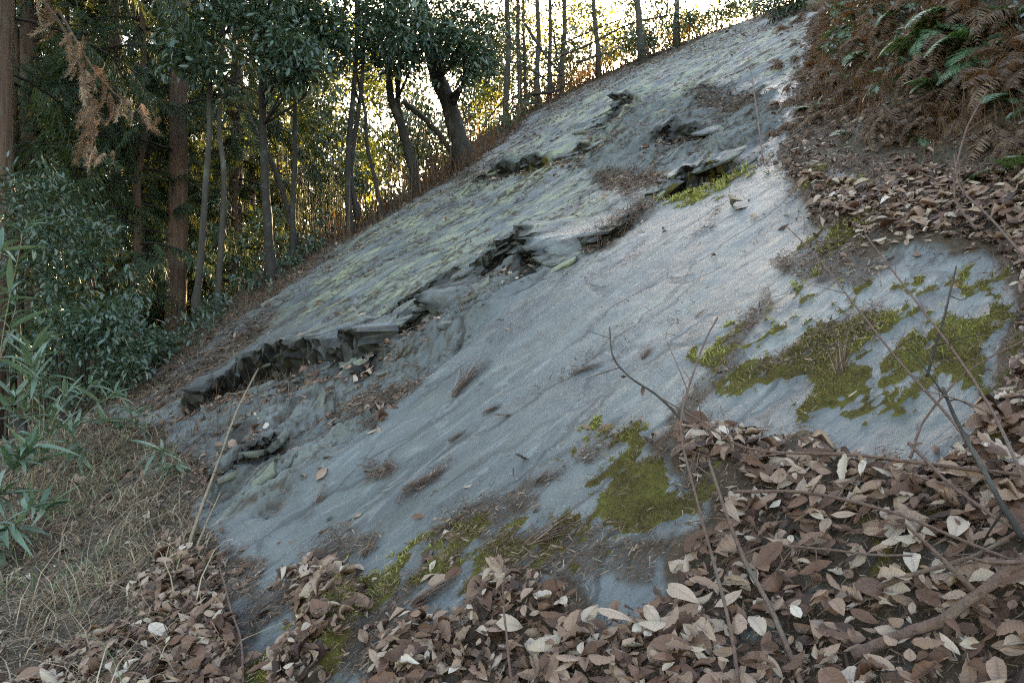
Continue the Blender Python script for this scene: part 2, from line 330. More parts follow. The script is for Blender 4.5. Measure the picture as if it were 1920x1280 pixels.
    hgt = b.math('ADD', hgt, b.math('MULTIPLY', b.val(n6, .40, .60), .5)); hgt = b.math('SUBTRACT', hgt, b.math('MULTIPLY', ck, 1.2))
    hgt = b.math('ADD', hgt, b.math('MULTIPLY', b.math('MULTIPLY', b.noise(ob, 28, 5, .7), rub), 1.6))
    p = b.n('BsdfPrincipled', i_Base_Color=col, i_Roughness=rgh, i_Normal=b.bump(hgt, 0.55, 0.012))
    nt.links.new(b.math('SUBTRACT', .5, b.math('MULTIPLY', b.math('ADD', b.attr('dirt'), mf, True), .45)), p.inputs['Specular IOR Level'])
    b.out(p.outputs[0]); return m

def soil_material():
    m, nt = material('forest soil'); b = NB(nt); ob = b.n('TexCoord').outputs['Object']
    n = b.noise(ob, 14, 6, 0.7); n2 = b.noise(ob, 2.2, 4)
    col = b.ramp(n, [(0.3, (0.022, 0.016, 0.011)), (0.5, (0.060, 0.042, 0.028)), (0.62, (0.11, 0.078, 0.052)), (0.75, (0.19, 0.145, 0.10))])
    col = b.mix(b.math('MULTIPLY', b.val(n2, 0.5, 0.7), 0.5), col, (0.045, 0.05, 0.018))
    p = b.n('BsdfPrincipled', i_Base_Color=col, i_Roughness=0.9, i_Normal=b.bump(n, 0.8, 0.03)); b.out(p.outputs[0]); return m

def leaf_material(name, stops, rough=0.5, transl=0.0, tcol=None, veins=False, spec=0.4):
    m, nt = material(name); b = NB(nt)
    tone = b.attr('tone'); col = b.ramp(tone, stops)
    nrmv = None
    if veins:
        uv = b.n('UVMap', uv_map='leaf').outputs[0]; sp = b.n('SeparateXYZ'); nt.links.new(uv, sp.inputs[0])
        ax = b.math('ABSOLUTE', sp.outputs[0])
        ph = b.math('SUBTRACT', b.math('MULTIPLY', sp.outputs[1], 62.0), b.math('MULTIPLY', ax, 46.0))
        sv = b.val(b.math('SINE', ph), 0.55, 1.0); mid = b.val(ax, 0.035, 0.012)
        vv = b.math('MAXIMUM', b.math('MULTIPLY', sv, 0.55), mid)
        dark = b.mix(0.5, col, (0.05, 0.03, 0.02)); blot = b.noise(b.n('TexCoord').outputs['Object'], 30, 4)
        col = b.mix(b.math('MULTIPLY', vv, 0.45), col, dark)
        col = b.mix(b.math('MULTIPLY', b.val(blot, 0.5, 0.75), 0.4), col, dark)
        nrmv = b.bump(b.math('SUBTRACT', 1.0, vv), 0.5, 0.002)
    p = b.n('BsdfPrincipled', i_Base_Color=col, i_Roughness=rough); p.inputs['Specular IOR Level'].default_value = spec
    if nrmv is not None: nt.links.new(nrmv, p.inputs['Normal'])
    if transl > 0:
        tr = b.n('BsdfTranslucent', i_Color=(*(tcol or (0.3, 0.3, 0.05)), 1)); mx = b.n('MixShader', i_0=transl)
        nt.links.new(p.outputs[0], mx.inputs[1]); nt.links.new(tr.outputs[0], mx.inputs[2]); b.out(mx.outputs[0])
    else: b.out(p.outputs[0])
    return m

def bark_material(name, c0, c1, scale=(18, 18, 3)):
    m, nt = material(name); b = NB(nt); ob = b.n('TexCoord').outputs['Object']
    n = b.noise(b.mapping(ob, scale), 1.0, 6, 0.65, 0.3)
    lich = b.noise(ob, 5, 4)
    col = b.mix(b.val(n, 0.3, 0.7), c0, c1); col = b.mix(b.math('MULTIPLY', b.val(lich, 0.55, 0.72), 0.35), col, (0.16, 0.17, 0.13))
    p = b.n('BsdfPrincipled', i_Base_Color=col, i_Roughness=0.85, i_Normal=b.bump(n, 0.9, 0.02)); b.out(p.outputs[0]); return m

M_ROCK = rock_material(); M_SOIL = soil_material()
M_DRY = leaf_material('dry leaf', [(0, (0.035, 0.018, 0.012)), (0.25, (0.13, 0.062, 0.037)), (0.5, (0.275, 0.172, 0.118)), (0.75, (0.41, 0.315, 0.24)), (1, (0.53, 0.445, 0.37))], 0.55, 0.0, None, True, 0.3)
M_NEEDLE = leaf_material('cedar needle debris', [(0, (0.035, 0.022, 0.015)), (0.4, (0.12, 0.065, 0.038)), (0.75, (0.27, 0.175, 0.115)), (1, (0.44, 0.345, 0.26))], 0.7)
M_MOSS = leaf_material('moss', [(0, (0.10, 0.066, 0.028)), (0.4, (0.20, 0.165, 0.042)), (0.75, (0.26, 0.25, 0.05)), (1, (0.36, 0.35, 0.10))], 0.8, 0.22, (0.26, 0.24, 0.06))
M_STRAW = leaf_material('dead grass', [(0, (0.07, 0.040, 0.024)), (0.5, (0.25, 0.17, 0.105)), (0.85, (0.44, 0.34, 0.22)), (0.9, (0.09, 0.13, 0.05)), (1, (0.10, 0.15, 0.055))], 0.6)
M_RUST = leaf_material('withered fern', [(0, (0.035, 0.020, 0.012)), (0.5, (0.092, 0.056, 0.036)), (1, (0.22, 0.15, 0.10))], 0.7, 0.25, (0.4, 0.18, 0.06))
M_WITHER = leaf_material('withered cedar', [(0, (0.10, 0.06, 0.04)), (0.5, (0.24, 0.155, 0.11)), (1, (0.42, 0.30, 0.22))], 0.7, 0.3, (0.5, 0.28, 0.14))
M_EVER = leaf_material('evergreen leaf', [(0, (0.018, 0.034, 0.020)), (0.5, (0.040, 0.072, 0.048)), (1, (0.085, 0.125, 0.080))], 0.34, 0.06, (0.26, 0.32, 0.05), spec=0.7)
M_LIME = leaf_material('sunny leaf', [(0, (0.04, 0.065, 0.02)), (0.5, (0.075, 0.11, 0.025)), (1, (0.12, 0.15, 0.035))], 0.45, 0.42, (0.42, 0.42, 0.06))
M_CEDAR = leaf_material('cedar foliage', [(0, (0.012, 0.024, 0.012)), (0.5, (0.028, 0.052, 0.026)), (1, (0.055, 0.085, 0.040))], 0.6, 0.14, (0.22, 0.24, 0.04))
M_BAMBOO = leaf_material('bamboo leaf', [(0, (0.05, 0.085, 0.055)), (0.5, (0.10, 0.15, 0.105)), (1, (0.19, 0.24, 0.17))], 0.40, 0.15, (0.22, 0.32, 0.10))
M_FERN = leaf_material('fern', [(0, (0.03, 0.06, 0.025)), (0.5, (0.06, 0.11, 0.055)), (1, (0.13, 0.20, 0.12))], 0.4, 0.2, (0.2, 0.3, 0.06))
M_BARK = bark_material('bark dark', (0.010, 0.008, 0.006), (0.036, 0.028, 0.021))
M_BARKP = bark_material('bark pale', (0.018, 0.015, 0.010), (0.062, 0.050, 0.036))
M_CEDARBARK = bark_material('cedar bark', (0.035, 0.020, 0.013), (0.15, 0.085, 0.055), (30, 30, 1.5))
M_TWIG = bark_material('twig', (0.085, 0.045, 0.032), (0.20, 0.115, 0.082), (60, 60, 60))
M_STALK = bark_material('straw stalk', (0.20, 0.14, 0.085), (0.36, 0.27, 0.17), (60, 60, 60))

# ------------------------------------------------------------------ mesh helpers
def mesh_np(name, V, F, mat, attrs=None, uv=None, uvname='leaf', smooth=True):
    """V (n,3), F (m,k) of one arity, or a list of such arrays"""
    Fs = F if isinstance(F, list) else [F]
    me = bpy.data.meshes.new(name); V = np.ascontiguousarray(V, np.float32)
    me.vertices.add(len(V)); me.vertices.foreach_set('co', V.ravel())
    loops = np.concatenate([f.ravel() for f in Fs]).astype(np.int32)
    tot = np.concatenate([np.full(len(f), f.shape[1]) for f in Fs]).astype(np.int32)
    me.loops.add(len(loops)); me.loops.foreach_set('vertex_index', loops)
    me.polygons.add(len(tot)); st = np.concatenate([[0], np.cumsum(tot)[:-1]]).astype(np.int32)
    me.polygons.foreach_set('loop_start', st); me.polygons.foreach_set('loop_total', tot)
    if smooth: me.polygons.foreach_set('use_smooth', np.ones(len(tot), bool))
    for k, a in (attrs or {}).items():
        at_ = me.attributes.new(k, 'FLOAT', 'POINT'); at_.data.foreach_set('value', np.ascontiguousarray(a, np.float32))
    if uv is not None:
        l = me.uv_layers.new(name=uvname); l.data.foreach_set('uv', np.ascontiguousarray(uv, np.float32)[loops].ravel())
    me.update(calc_edges=True); me.validate()
    if mat: me.materials.append(mat)
    return me
def link(name, me, parent=None, loc=None):
    o = bpy.data.objects.new(name, me); COL.objects.link(o)
    if parent: o.parent = parent
    if loc is not None: o.location = [float(c) for c in loc]
    return o
def empty(name, loc=(0, 0, 0)):
    o = bpy.data.objects.new(name, None); o.empty_display_size = 0.1; COL.objects.link(o); o.location = [float(c) for c in loc]; return o
def tag(o, label=None, cat=None, group=None, kind=None):
    for k, v in (('label', label), ('category', cat), ('group', group), ('kind', kind)):
        if v: o[k] = v
    return o
def frames(axis, up):
    axis = nrm(axis); side = nrm(np.cross(axis, up)); n = np.cross(side, axis)
    return np.stack([side, axis, n], -1)
def scatter(T, TF, R, S, P, tone, uv=None):
    """copies of a template: returns V, F, tone per vertex, uv"""
    n, k = len(P), len(T)
    S = np.asarray(S, float); S = S[:, None] if S.ndim == 1 else S
    TT = T[None] * (S[:, None, :] if S.shape[1] == 3 else S[:, :, None])
    V = np.einsum('nij,nkj->nki', R, np.broadcast_to(TT, (n, k, 3))) + P[:, None]
    F = (TF[None] + (np.arange(n) * k)[:, None, None]).reshape(-1, TF.shape[1])
    return V.reshape(-1, 3), F, np.repeat(tone, k), (np.tile(uv, (n, 1)) if uv is not None else None)
def join(parts):
    Vs, Fs, Ts, off = [], {}, [], 0
    for V, F, t in parts:
        for f in (F if isinstance(F, list) else [F]): Fs.setdefault(f.shape[1], []).append(f + off)
        Vs.append(V); Ts.append(t); off += len(V)
    return np.vstack(Vs), [np.vstack(f) for f in Fs.values()], np.concatenate(Ts)
def tube(P, r, sides=6, rough=0.0):
    P = np.asarray(P, float); n = len(P); r = np.broadcast_to(np.asarray(r, float), (n,))
    t = np.gradient(P, axis=0); t = nrm(t); ref = np.array([0.31, 0.27, 0.91]) if abs(t[0][2]) < 0.8 else np.array([0.9, 0.3, 0.1])
    a = nrm(np.cross(t, ref)); b = np.cross(t, a)
    ang = np.arange(sides) * 2 * math.pi / sides
    rr = r[:, None] * (1 + rough * (rng.random((n, sides)) - 0.5))
    V = P[:, None] + rr[..., None] * (np.cos(ang)[None, :, None] * a[:, None] + np.sin(ang)[None, :, None] * b[:, None])
    i = np.arange(n - 1)[:, None] * sides; j = np.arange(sides)[None]; j2 = (j + 1) % sides
    F = np.stack([i + j, i + j2, i + sides + j2, i + sides + j], -1).reshape(-1, 4)
    V = np.vstack([V.reshape(-1, 3), P[:1], P[-1:]]); c0 = n * sides
    j = np.arange(sides); cap = np.vstack([np.stack([(j + 1) % sides, j, np.full(sides, c0)], -1), np.stack([(n - 1) * sides + j, (n - 1) * sides + (j + 1) % sides, np.full(sides, c0 + 1)], -1)])
    return V, [F, cap], np.full(len(V), 0.5)
def curve(P, n):                   # Catmull-Rom through points
    P = np.asarray(P, float)
    if len(P) == 2: return P[0] + (P[1] - P[0]) * np.linspace(0, 1, n)[:, None]
    Q = np.vstack([2 * P[0] - P[1], P, 2 * P[-1] - P[-2]]); s = np.linspace(0, len(P) - 1 - 1e-6, n); i = s.astype(int); f = (s - i)[:, None]
    a, b, c, d = Q[i], Q[i + 1], Q[i + 2], Q[i + 3]
    return 0.5 * (2 * b + (c - a) * f + (2 * a - 5 * b + 4 * c - d) * f ** 2 + (3 * b - a - 3 * c + d) * f ** 3)
def obj_from(name, parts, mat, parent=None, loc=None, uv=None):
    V, F, t = join(parts)
    if loc is not None: V = V - np.asarray(loc)
    me = mesh_np(name, V, F, mat, {'tone': t}); return link(name, me, parent, loc if parent is None else None)

# ------------------------------------------------------------------ terrain mesh
ys = [-1.6]
while ys[-1] < 0.9: ys.append(ys[-1] + 0.1)
while ys[-1] < 17.6:
    y = ys[-1]; ys.append(y + min(1.7 * y * y / 1274, 0.027))
while ys[-1] < 220: ys.append(ys[-1] + max(0.05, (ys[-1] - 17) * 0.12))
ys = np.array(ys)
s_in = np.linspace(-0.78, 0.80, 540); k = 0.003 * 1.16 ** np.arange(1, 55); s_out = np.cumsum(k)
ss = np.concatenate([-0.78 - s_out[::-1], s_in, 0.80 + s_out])
Yg, Sg = np.meshgrid(ys, ss, indexing='ij'); Xg = Sg * (np.maximum(Yg, 0) + 0.9)
X2, Y2, Z2, MK = terrain(Xg.ravel().copy(), Yg.ravel().copy())
shape = Xg.shape
def ground_z(x, y): return terrain(np.atleast_1d(np.asarray(x, float)), np.atleast_1d(np.asarray(y, float)))[2]
V = np.stack([X2, Y2, Z2], -1)
idx = np.arange(V.shape[0]).reshape(shape)
Q = np.stack([idx[:-1, :-1], idx[:-1, 1:], idx[1:, 1:], idx[1:, :-1]], -1).reshape(-1, 4)
rk = MK['rock'][Q].mean(1) > 0.5
u_, v_ = px(Xg.ravel(), Yg.ravel())
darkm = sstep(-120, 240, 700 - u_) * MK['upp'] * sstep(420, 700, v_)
dirt = np.clip(sstep(-14, 12, sample(LEAF_D, u_, v_) + 16 * fbm(MK['s'] * 3, MK['t'] * 6, 3, 99)) * 1.6 + sstep(-8, 8, sample(NEED, u_, v_) - 4 + 14 * fbm(MK['s'] * 5, MK['t'] * 12, 3, 97)) * .8 + MK['crk'] * 1.1, 0, 1.6)
def sub(name, mask, mat, attrs, uv):
    q = Q[mask]; use = np.unique(q); mp = np.zeros(len(V), np.int64); mp[use] = np.arange(len(use))
    me = mesh_np(name, V[use], mp[q], mat, {a: b[use] for a, b in attrs.items()}, uv[use], 'lin')
    me.polygons.foreach_set('use_smooth', np.maximum(MK['rub'], MK['under'] * 2)[q].mean(1) < .35); return link(name, me)
LIN = np.stack([MK['s'], MK['t']], -1)
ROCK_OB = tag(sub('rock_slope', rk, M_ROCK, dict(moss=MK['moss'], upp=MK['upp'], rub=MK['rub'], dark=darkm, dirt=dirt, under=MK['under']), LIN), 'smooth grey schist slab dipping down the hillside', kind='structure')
nr, nc = (shape[0] - 1) // 4 * 4, (shape[1] - 1) // 4 * 4
rkg = rk.reshape(shape[0] - 1, shape[1] - 1); blk = ~rkg[:nr, :nc].reshape(nr // 4, 4, nc // 4, 4).any((1, 3))
fine = ~rkg; fine[:nr, :nc] &= ~np.repeat(np.repeat(blk, 4, 0), 4, 1)
I4 = idx[::4, ::4]; bi, bj = np.nonzero(blk)
h2 = idx[::2, ::2]
def quads(I, i, j): return np.stack([I[i, j], I[i, j + 1], I[i + 1, j + 1], I[i + 1, j]], -1)
near4 = (Yg[::4, ::4][bi, bj] < 9); Qc = [quads(I4, bi[~near4], bj[~near4])]
for a_ in (0, 1):
    for b_ in (0, 1): Qc.append(quads(h2, bi[near4] * 2 + a_, bj[near4] * 2 + b_))
Q_all = Q; Q = np.vstack([Q_all[fine.ravel()]] + Qc)
tag(sub('ground', np.ones(len(Q), bool), M_SOIL, dict(dirt=dirt), LIN), 'brown forest soil around the rock slab', kind='structure')
gb = mesh_np('ground_behind', np.array([(-300, -300, -.25), (300, -300, -.25), (300, -1.55, -.25), (-300, -1.55, -.25)], float), np.array([[0, 1, 2, 3]]), M_SOIL)
tag(link('ground', gb), 'brown forest soil behind the viewpoint', kind='structure')

# ------------------------------------------------------------------ leaf templates
def leaf_template(nl=6, w=0.21, curl=0.25, fold=0.2, bend=0.3, serr=0.0, seed=0, twist=0.0):
    r = np.random.default_rng(seed); t = np.linspace(0, 1, nl + 1); V = []; UV = []
    prof = w * np.sin(math.pi * np.clip(t, 0, 1) ** 0.85) ** 0.8
    for i, (a, p) in enumerate(zip(t, prof)):
        p = max(p, 0.004) * (1 + serr * (1 if i % 2 else -1))
        zc = bend * (a - 0.5) ** 2 - bend * 0.25; yc = a - 0.5
        tw = twist * (a - 0.5)
        for sx in (-1, 0, 1):
            x = sx * p; zz = zc + abs(sx) * p * fold + curl * (abs(sx) * p / w) ** 2 * w * (1 + 0.6 * r.normal() * 0.4)
            x *= (1 - 0.25 * curl)
            V.append((x * math.cos(tw) - zz * math.sin(tw) * 0, yc, zz + x * math.sin(tw) + r.normal() * 0.012)); UV.append((sx * p, a))
    V = np.array(V); UV = np.array(UV)
    F = []
    for i in range(nl):
        for j in (0, 1):
            a = i * 3 + j; F.append((a, a + 1, a + 4, a + 3))
    return V, np.array(F), UV
def rand_frames(n, tiltdeg, nx=-GX, ny=-GY):
    """frames lying on the slope with random heading and tilt"""
    up = nrm(np.stack([np.full(n, nx), np.full(n, ny), np.ones(n)], -1) + rng.normal(size=(n, 3)) * math.tan(math.radians(tiltdeg)) * 0.6)
    h = rng.random(n) * 2 * math.pi; ax = np.stack([np.cos(h), np.sin(h), np.zeros(n)], -1)
    ax = ax - up * (ax * up).sum(1, keepdims=True)
    return frames(ax, up)
def masks_at(x, y):
    u, v = px(x, y); s = x * LD[0] + y * LD[1]; t = x * LT[0] + y * LT[1]
    return u, v, s, t

# ------------------------------------------------------------------ leaf litter
N = 540000
x = rng.uniform(-5.0, 4.2, N); y = rng.uniform(0.7, 17.5, N)
u, v, s, t = masks_at(x, y)
wob = 26 * fbm(s * 2.2, t * 4.5, 4, 101)
wob = wob + 22 * fbm(s * 1.1, t * 1.6, 2, 103)
dd = sstep(-16, 22, sample(LEAF_D, u, v) + wob); dm = sstep(-8, 12, sample(LEAF_M, u, v) + wob); ds = sstep(-8, 12, sample(LEAF_S, u, v) + wob)
rkm = sstep(-6, 6, sample(ROCK, u, v))
ms = sstep(-6, 6, sample(MOSS, u, v))
de = sdist(EDGE, x, y)[0]
clump = sstep(-0.15, 0.35, fbm(x * 2.1, y * 2.1, 3, 111))
dens = dd * (1900 + 1500 * clump) * (1 - 0.75 * ms) + dm * 380 * clump + ds * 110 * clump + 3.5
dens += 120 * sstep(30, 5, np.abs(sample(ROCK, u, v) + wob)) * (de < -.3) + (1 - rkm) * 230 * (de < 0.2) + 70 * sstep(0.0, 0.2, de) * sstep(1.5, 0.5, de)
bk = -sdist(BANK, x, y)[0]; dens += 900 * sstep(0, .5, bk) * (0.3 + .7 * clump)
dens += 75 * sstep(-110, 0, sample(LEAF_D, u, v) + 1.6 * wob) * sstep(-.05, .4, fbm(x * 3.1, y * 3.1, 2, 113))
for pl_, h_, L_, o_ in STEPS:
    if h_ > .09:
        nr_ = (np.abs(x) < 6) & (y > 3.5); d_, a_, t_ = sdist(pl_, x[nr_], y[nr_]); dens[nr_] += 420 * np.exp(-((d_ + .22) / .12) ** 2) * (a_ > .05) * (a_ < t_ - .05)
dens *= (v < 1500)
keep = rng.random(N) < dens / (N / (9.2 * 16.8)) 
x, y, dd = x[keep], y[keep], dd[keep]; n = len(x)
gz = ground_z(x, y)
size = np.clip(rng.lognormal(math.log(0.046), 0.40, n), 0.014, 0.105)
lift = 0.006 + rng.random(n) ** 1.3 * 0.06 * dd
P = np.stack([x, y, gz + lift], -1)
R = rand_frames(n, 27)
tone = np.clip(0.36 + 0.24 * rng.normal(size=n), 0.02, .9)
SH = np.stack([rng.uniform(.65, 1.55, n), np.ones(n), rng.choice([.6, 1.2, 2.2], n) * rng.uniform(.6, 1.2, n)], -1)
flip = rng.random(n) < 0.45
R[flip, :, 2] *= -1; R[flip, :, 0] *= -1
u, v = 960 + FPX * P[:, 0] / P[:, 1], 640 - FPX * (P[:, 2] - 1.6) / P[:, 1]
vis = (u > -20) & (u < 1940) & (v > 0) & (v < 1300)
score = np.where(vis & (dd > .4), size / y, 0); order = np.argsort(-score); big = order[:300]; rest = order[300:]
TEMPL = [leaf_template(4, 0.20 + 0.03 * (i % 3), (0.2, 0.5, 0.9, 0.4)[i % 4], (0.1, 0.35, 0.2)[i % 3], (0.35, -0.2, 0.6, 0.1, -0.4)[i % 5], 0.0, i, (0.3, -0.6, 0.9, 0)[i % 4]) for i in range(8)]
kind = rng.integers(0, 8, n)
Vs = []; UVs = []; off = 0; Fs = []; Ts = []
for i in range(8):
    m = rest[kind[rest] == i]; a, f, tt, uvv = scatter(TEMPL[i][0], TEMPL[i][1], R[m], size[m][:, None] * SH[m], P[m], tone[m], TEMPL[i][2])
    Vs.append(a); Fs.append(f + off); Ts.append(tt); UVs.append(uvv); off += len(a)
tag(link('leaf_litter', mesh_np('leaf_litter', np.vstack(Vs), np.vstack(Fs), M_DRY, {'tone': np.concatenate(Ts)}, np.vstack(UVs))), 'dry brown fallen leaves strewn over rock and soil', 'leaves', kind='stuff')
BIG = []
for i in range(30):
    T_, F_, UV_ = leaf_template(13, 0.19 + 0.04 * ((i * 7) % 5) / 4, (0.15, 0.5, 0.9, 0.3, 0.7)[i % 5], (0.1, 0.3, 0.2)[i % 3], (0.35, -0.25, 0.6, 0.1)[i % 4], 0.018, 50 + i, (0.3, -0.7, 0.9, 0.1)[i % 4])
    BIG.append(mesh_np('fallen_leaf', T_, F_, M_DRY, {'tone': np.full(len(T_), np.clip(0.15 + 0.75 * i / 29, 0, 1))}, UV_))
for j in big:
    o = link('fallen_leaf', BIG[int(np.clip((tone[j] - 0.15) / 0.75 * 29 + rng.integers(-2, 3), 0, 29))])
    M = Matrix([[*(R[j][r] * SH[j] * size[j] * .97), P[j][r] + (0.012 if r == 2 else 0)] for r in range(3)] + [[0, 0, 0, 1]])
    o.matrix_world = M
    zone = 'in the lower left drift' if u[j] < 470 else 'in the pile left of the bottom middle' if u[j] < 700 else 'in the bottom middle pile' if u[j] < 1130 else 'in the drift along the right border' if v[j] < 800 else 'in the wide drift at the lower right'
    shade = 'dark brown' if tone[j] < .33 else 'tan' if tone[j] < .6 else 'pale'
    tag(o, shade + ' dry leaf ' + zone, 'leaf', shade + ' leaves ' + zone)

# ------------------------------------------------------------------ needles and fine debris
STRAND = np.array([(-.5, 0, 0), (.5, 0, .05), (.2, 1, 0), (-.2, 1, .05)], float); STRAND[:, 1] -= .5
SF = np.array([(0, 1, 2, 3)])
def strands(name, x, y, ln, wd, tone, mat, tilt, lift, label, cat, along=0.0):
    n = len(x); P = np.stack([x, y, ground_z(x, y) + lift], -1); R = rand_frames(n, tilt)
    if along > 0:
        m = rng.random(n) < along; k = int(m.sum()); h = rng.normal(0, 0.35, k)
        ax = np.stack([LD[0] * np.cos(h) - LD[1] * np.sin(h), LD[0] * np.sin(h) + LD[1] * np.cos(h), np.zeros(k)], -1)
        up = nrm(np.array([-GX, -GY, 1.0]) + rng.normal(size=(k, 3)) * .2); ax -= up * (ax * up).sum(1, keepdims=True); R[m] = frames(ax, up)
    a, f, tt, _ = scatter(STRAND, SF, R, np.stack([wd, ln, ln], -1), P, tone)
    return tag(link(name, mesh_np(name, a, f, mat, {'tone': tt})), label, cat, kind='stuff')
def needle_field(N, xr, yr, boost, inner=None):
    x = rng.uniform(*xr, N); y = rng.uniform(*yr, N); u, v, s, t = masks_at(x, y)
    w1 = 14 * fbm(s * 3, t * 8, 4, 121) + 8 * fbm(s * 12, t * 22, 2, 123)
    nd = sstep(-8, 8, sample(NEED, u, v) + w1); mo = moss_mask(u, v, s, t); ro = sstep(-6, 6, sample(ROCK, u, v))
    ldm = sstep(-46, 20, sample(LEAF_D, u, v) + 2.2 * w1); de = sdist(EDGE, x, y)[0]; rb = sstep(-10, 10, sample(RUB, u, v) + w1)
    crack = np.maximum(sstep(0.05, 0.0, np.abs(fbm(s * 0.7, t * 3.2, 4, 131))) * sstep(0.05, 0.4, fbm(s * 1.1, t * 1.1, 2, 133)), sstep(.62, .85, fbm(s * 2.0, t * 9, 3, 135))) * ro
    crack *= 0.45 + 0.55 * sstep(-20, 60, sample(UPPER, u, v))
    strip = sstep(-0.25, 0.2, de + .15 * fbm(s * 2, t * 2, 3, 8)) * sstep(1.4, .7, de)
    dens = (nd * 5200 + mo * 330 + ldm * 3200 + crack * 2600 + strip * 2200 + rb * 2000 * sstep(-.1, .3, w1 / 14) + 22 + 2600 * sstep(0, .3, -sdist(BANK, x, y)[0]) + (1 - ro) * 3000 * (de < 0) + 1500 * sstep(34, 6, np.abs(sample(ROCK, u, v) + w1)) * (de < -.3)) * boost
    sd_ = np.clip(y / 4.0, 0.7, 1.9)
    keep = rng.random(N) < dens / sd_ ** 1.6 / (N / ((xr[1] - xr[0]) * (yr[1] - yr[0])))
    if inner: keep &= ~((x > inner[0]) & (x < inner[1]) & (y < inner[2]))
    return x[keep], y[keep], crack[keep], sd_[keep]
nf = [needle_field(300000, (-2.0, 2.4), (1.2, 5.0), 1.0), needle_field(480000, (-4.6, 4.4), (2.0, 17.8), .8, (-2.0, 2.4, 5.0))]
x, y, cr, sc_d = [np.concatenate(q) for q in zip(*nf)]; n = len(x)
strands('needle_litter', x, y, rng.uniform(0.015, 0.055, n) * sc_d, rng.uniform(0.0018, 0.0055, n) * (1 + 1.5 * (rng.random(n) < .08)) * sc_d, np.clip(rng.beta(1.4, 2.4, n) - cr * .25, 0, 1), M_NEEDLE, 42, rng.random(n) ** 1.5 * 0.028 + 0.004, 'fine reddish brown needles and bark shreds on the slab', 'needles', 0.45)

# ------------------------------------------------------------------ moss
N = 700000
x = rng.uniform(-2.0, 2.8, N); y = rng.uniform(1.3, 7.0, N); u, v, s, t = masks_at(x, y)
mo = moss_mask(u, v, s, t) * sstep(-6, 6, sample(ROCK, u, v)); sd_ = np.clip(y / 2.6, 0.8, 2.6)
keep = rng.random(N) < mo ** 1.5 * 16000 / sd_ ** 2 / (N / (4.8 * 5.7)); x, y, sd_ = x[keep], y[keep], sd_[keep]; n = len(x)
green = np.clip(0.45 + 0.9 * fbm(x * 1.3 + 3, y * 1.3, 3, 141) + 0.25 * sstep(0.5, 2.0, x) + 0.26 * rng.normal(size=n), 0, 1)
P = np.stack([x, y, ground_z(x, y) + 0.003], -1)
ax = nrm(np.array([-GX, -GY, 1.0]) + rng.normal(size=(n, 3)) * 0.9); R = frames(ax, rng.normal(size=(n, 3)))
TUFT = np.array([(-.5, 0, 0), (.5, 0, 0), (.25, .6, .1), (0, 1, .25), (-.25, .6, .1)], float); TFc = np.array([(0, 1, 2, 4), (4, 2, 3, 3)])
TUFT = np.array([(-.5, 0, 0), (.5, 0, 0), (.4, .55, .1), (-.4, .55, .1), (.08, 1, .3), (-.08, 1, .3)], float); TFc = np.array([(0, 1, 2, 3), (3, 2, 4, 5)])
a, f, tt, _ = scatter(TUFT, TFc, R, np.stack([rng.uniform(.0025, .005, n) * sd_, rng.uniform(.008, .019, n) * sd_, rng.uniform(.008, .019, n) * sd_], -1), P, green)
tag(link('moss', mesh_np('moss', a, f, M_MOSS, {'tone': tt})), 'olive green moss cushions on the wet slab', 'moss', kind='stuff')

# ------------------------------------------------------------------ dead grass on the lower ground
N = 130000
x = rng.uniform(-5.2, -0.4, N); y = rng.uniform(1.8, 8.0, N); u, v, s, t = masks_at(x, y)
g = sstep(20, -30, sample(ROCK, u, v)) * sstep(430, 330, u) * (0.28 + 0.72 * sstep(-0.1, 0.5, fbm(x * 2.2, y * 2.2, 3, 151))) * sstep(0.3, -0.2, sdist(EDGE, x, y)[0])
keep = rng.random(N) < g * .95; x, y = x[keep], y[keep]; n = len(x)
def blades(x, y, ln, wd, tone, lean, z=None):
    n = len(x); k = 4; tt = np.linspace(0, 1, k)[None, :, None]
    base = np.stack([x, y, (ground_z(x, y) if z is None else z) - 0.01], -1); h = rng.random(n) * 2 * math.pi
    d = np.stack([np.cos(h), np.sin(h), np.zeros(n)], -1)[:, None]; ln = ln[:, None, None]; le = lean[:, None, None]
    c = base[:, None] + d * ln * le * tt ** 1.4 + np.array([0, 0, 1.0]) * ln * (tt * np.sqrt(np.maximum(1 - le ** 2, .05)) - .75 * le * tt ** 2.2)
    side = np.cross(d, np.array([0, 0, 1.0])); w = wd[:, None, None] * (1 - tt * .85) * .5
    V = np.stack([c - side * w, c + side * w], 2).reshape(n, -1, 3)
    f = np.array([(2 * i, 2 * i + 1, 2 * i + 3, 2 * i + 2) for i in range(k - 1)])
    return V.reshape(-1, 3), (f[None] + (np.arange(n) * 2 * k)[:, None, None]).reshape(-1, 4), np.repeat(tone, 2 * k)
a, f, tt = blades(x, y, rng.uniform(.06, .26, n) * (1 + 1.4 * (rng.random(n) < .12)), rng.uniform(.002, .007, n), np.clip(rng.beta(1.6, 1.6, n) + .45 * sstep(.1, .35, fbm(x * 1.1, y * 1.1, 2, 155)) * (rng.random(n) < .4), 0, 1), rng.uniform(.55, .99, n))
tag(link('dead_grass', mesh_np('dead_grass', a, f, M_STRAW, {'tone': tt})), 'matted straw coloured grass at the foot of the slab', 'grass', kind='stuff')
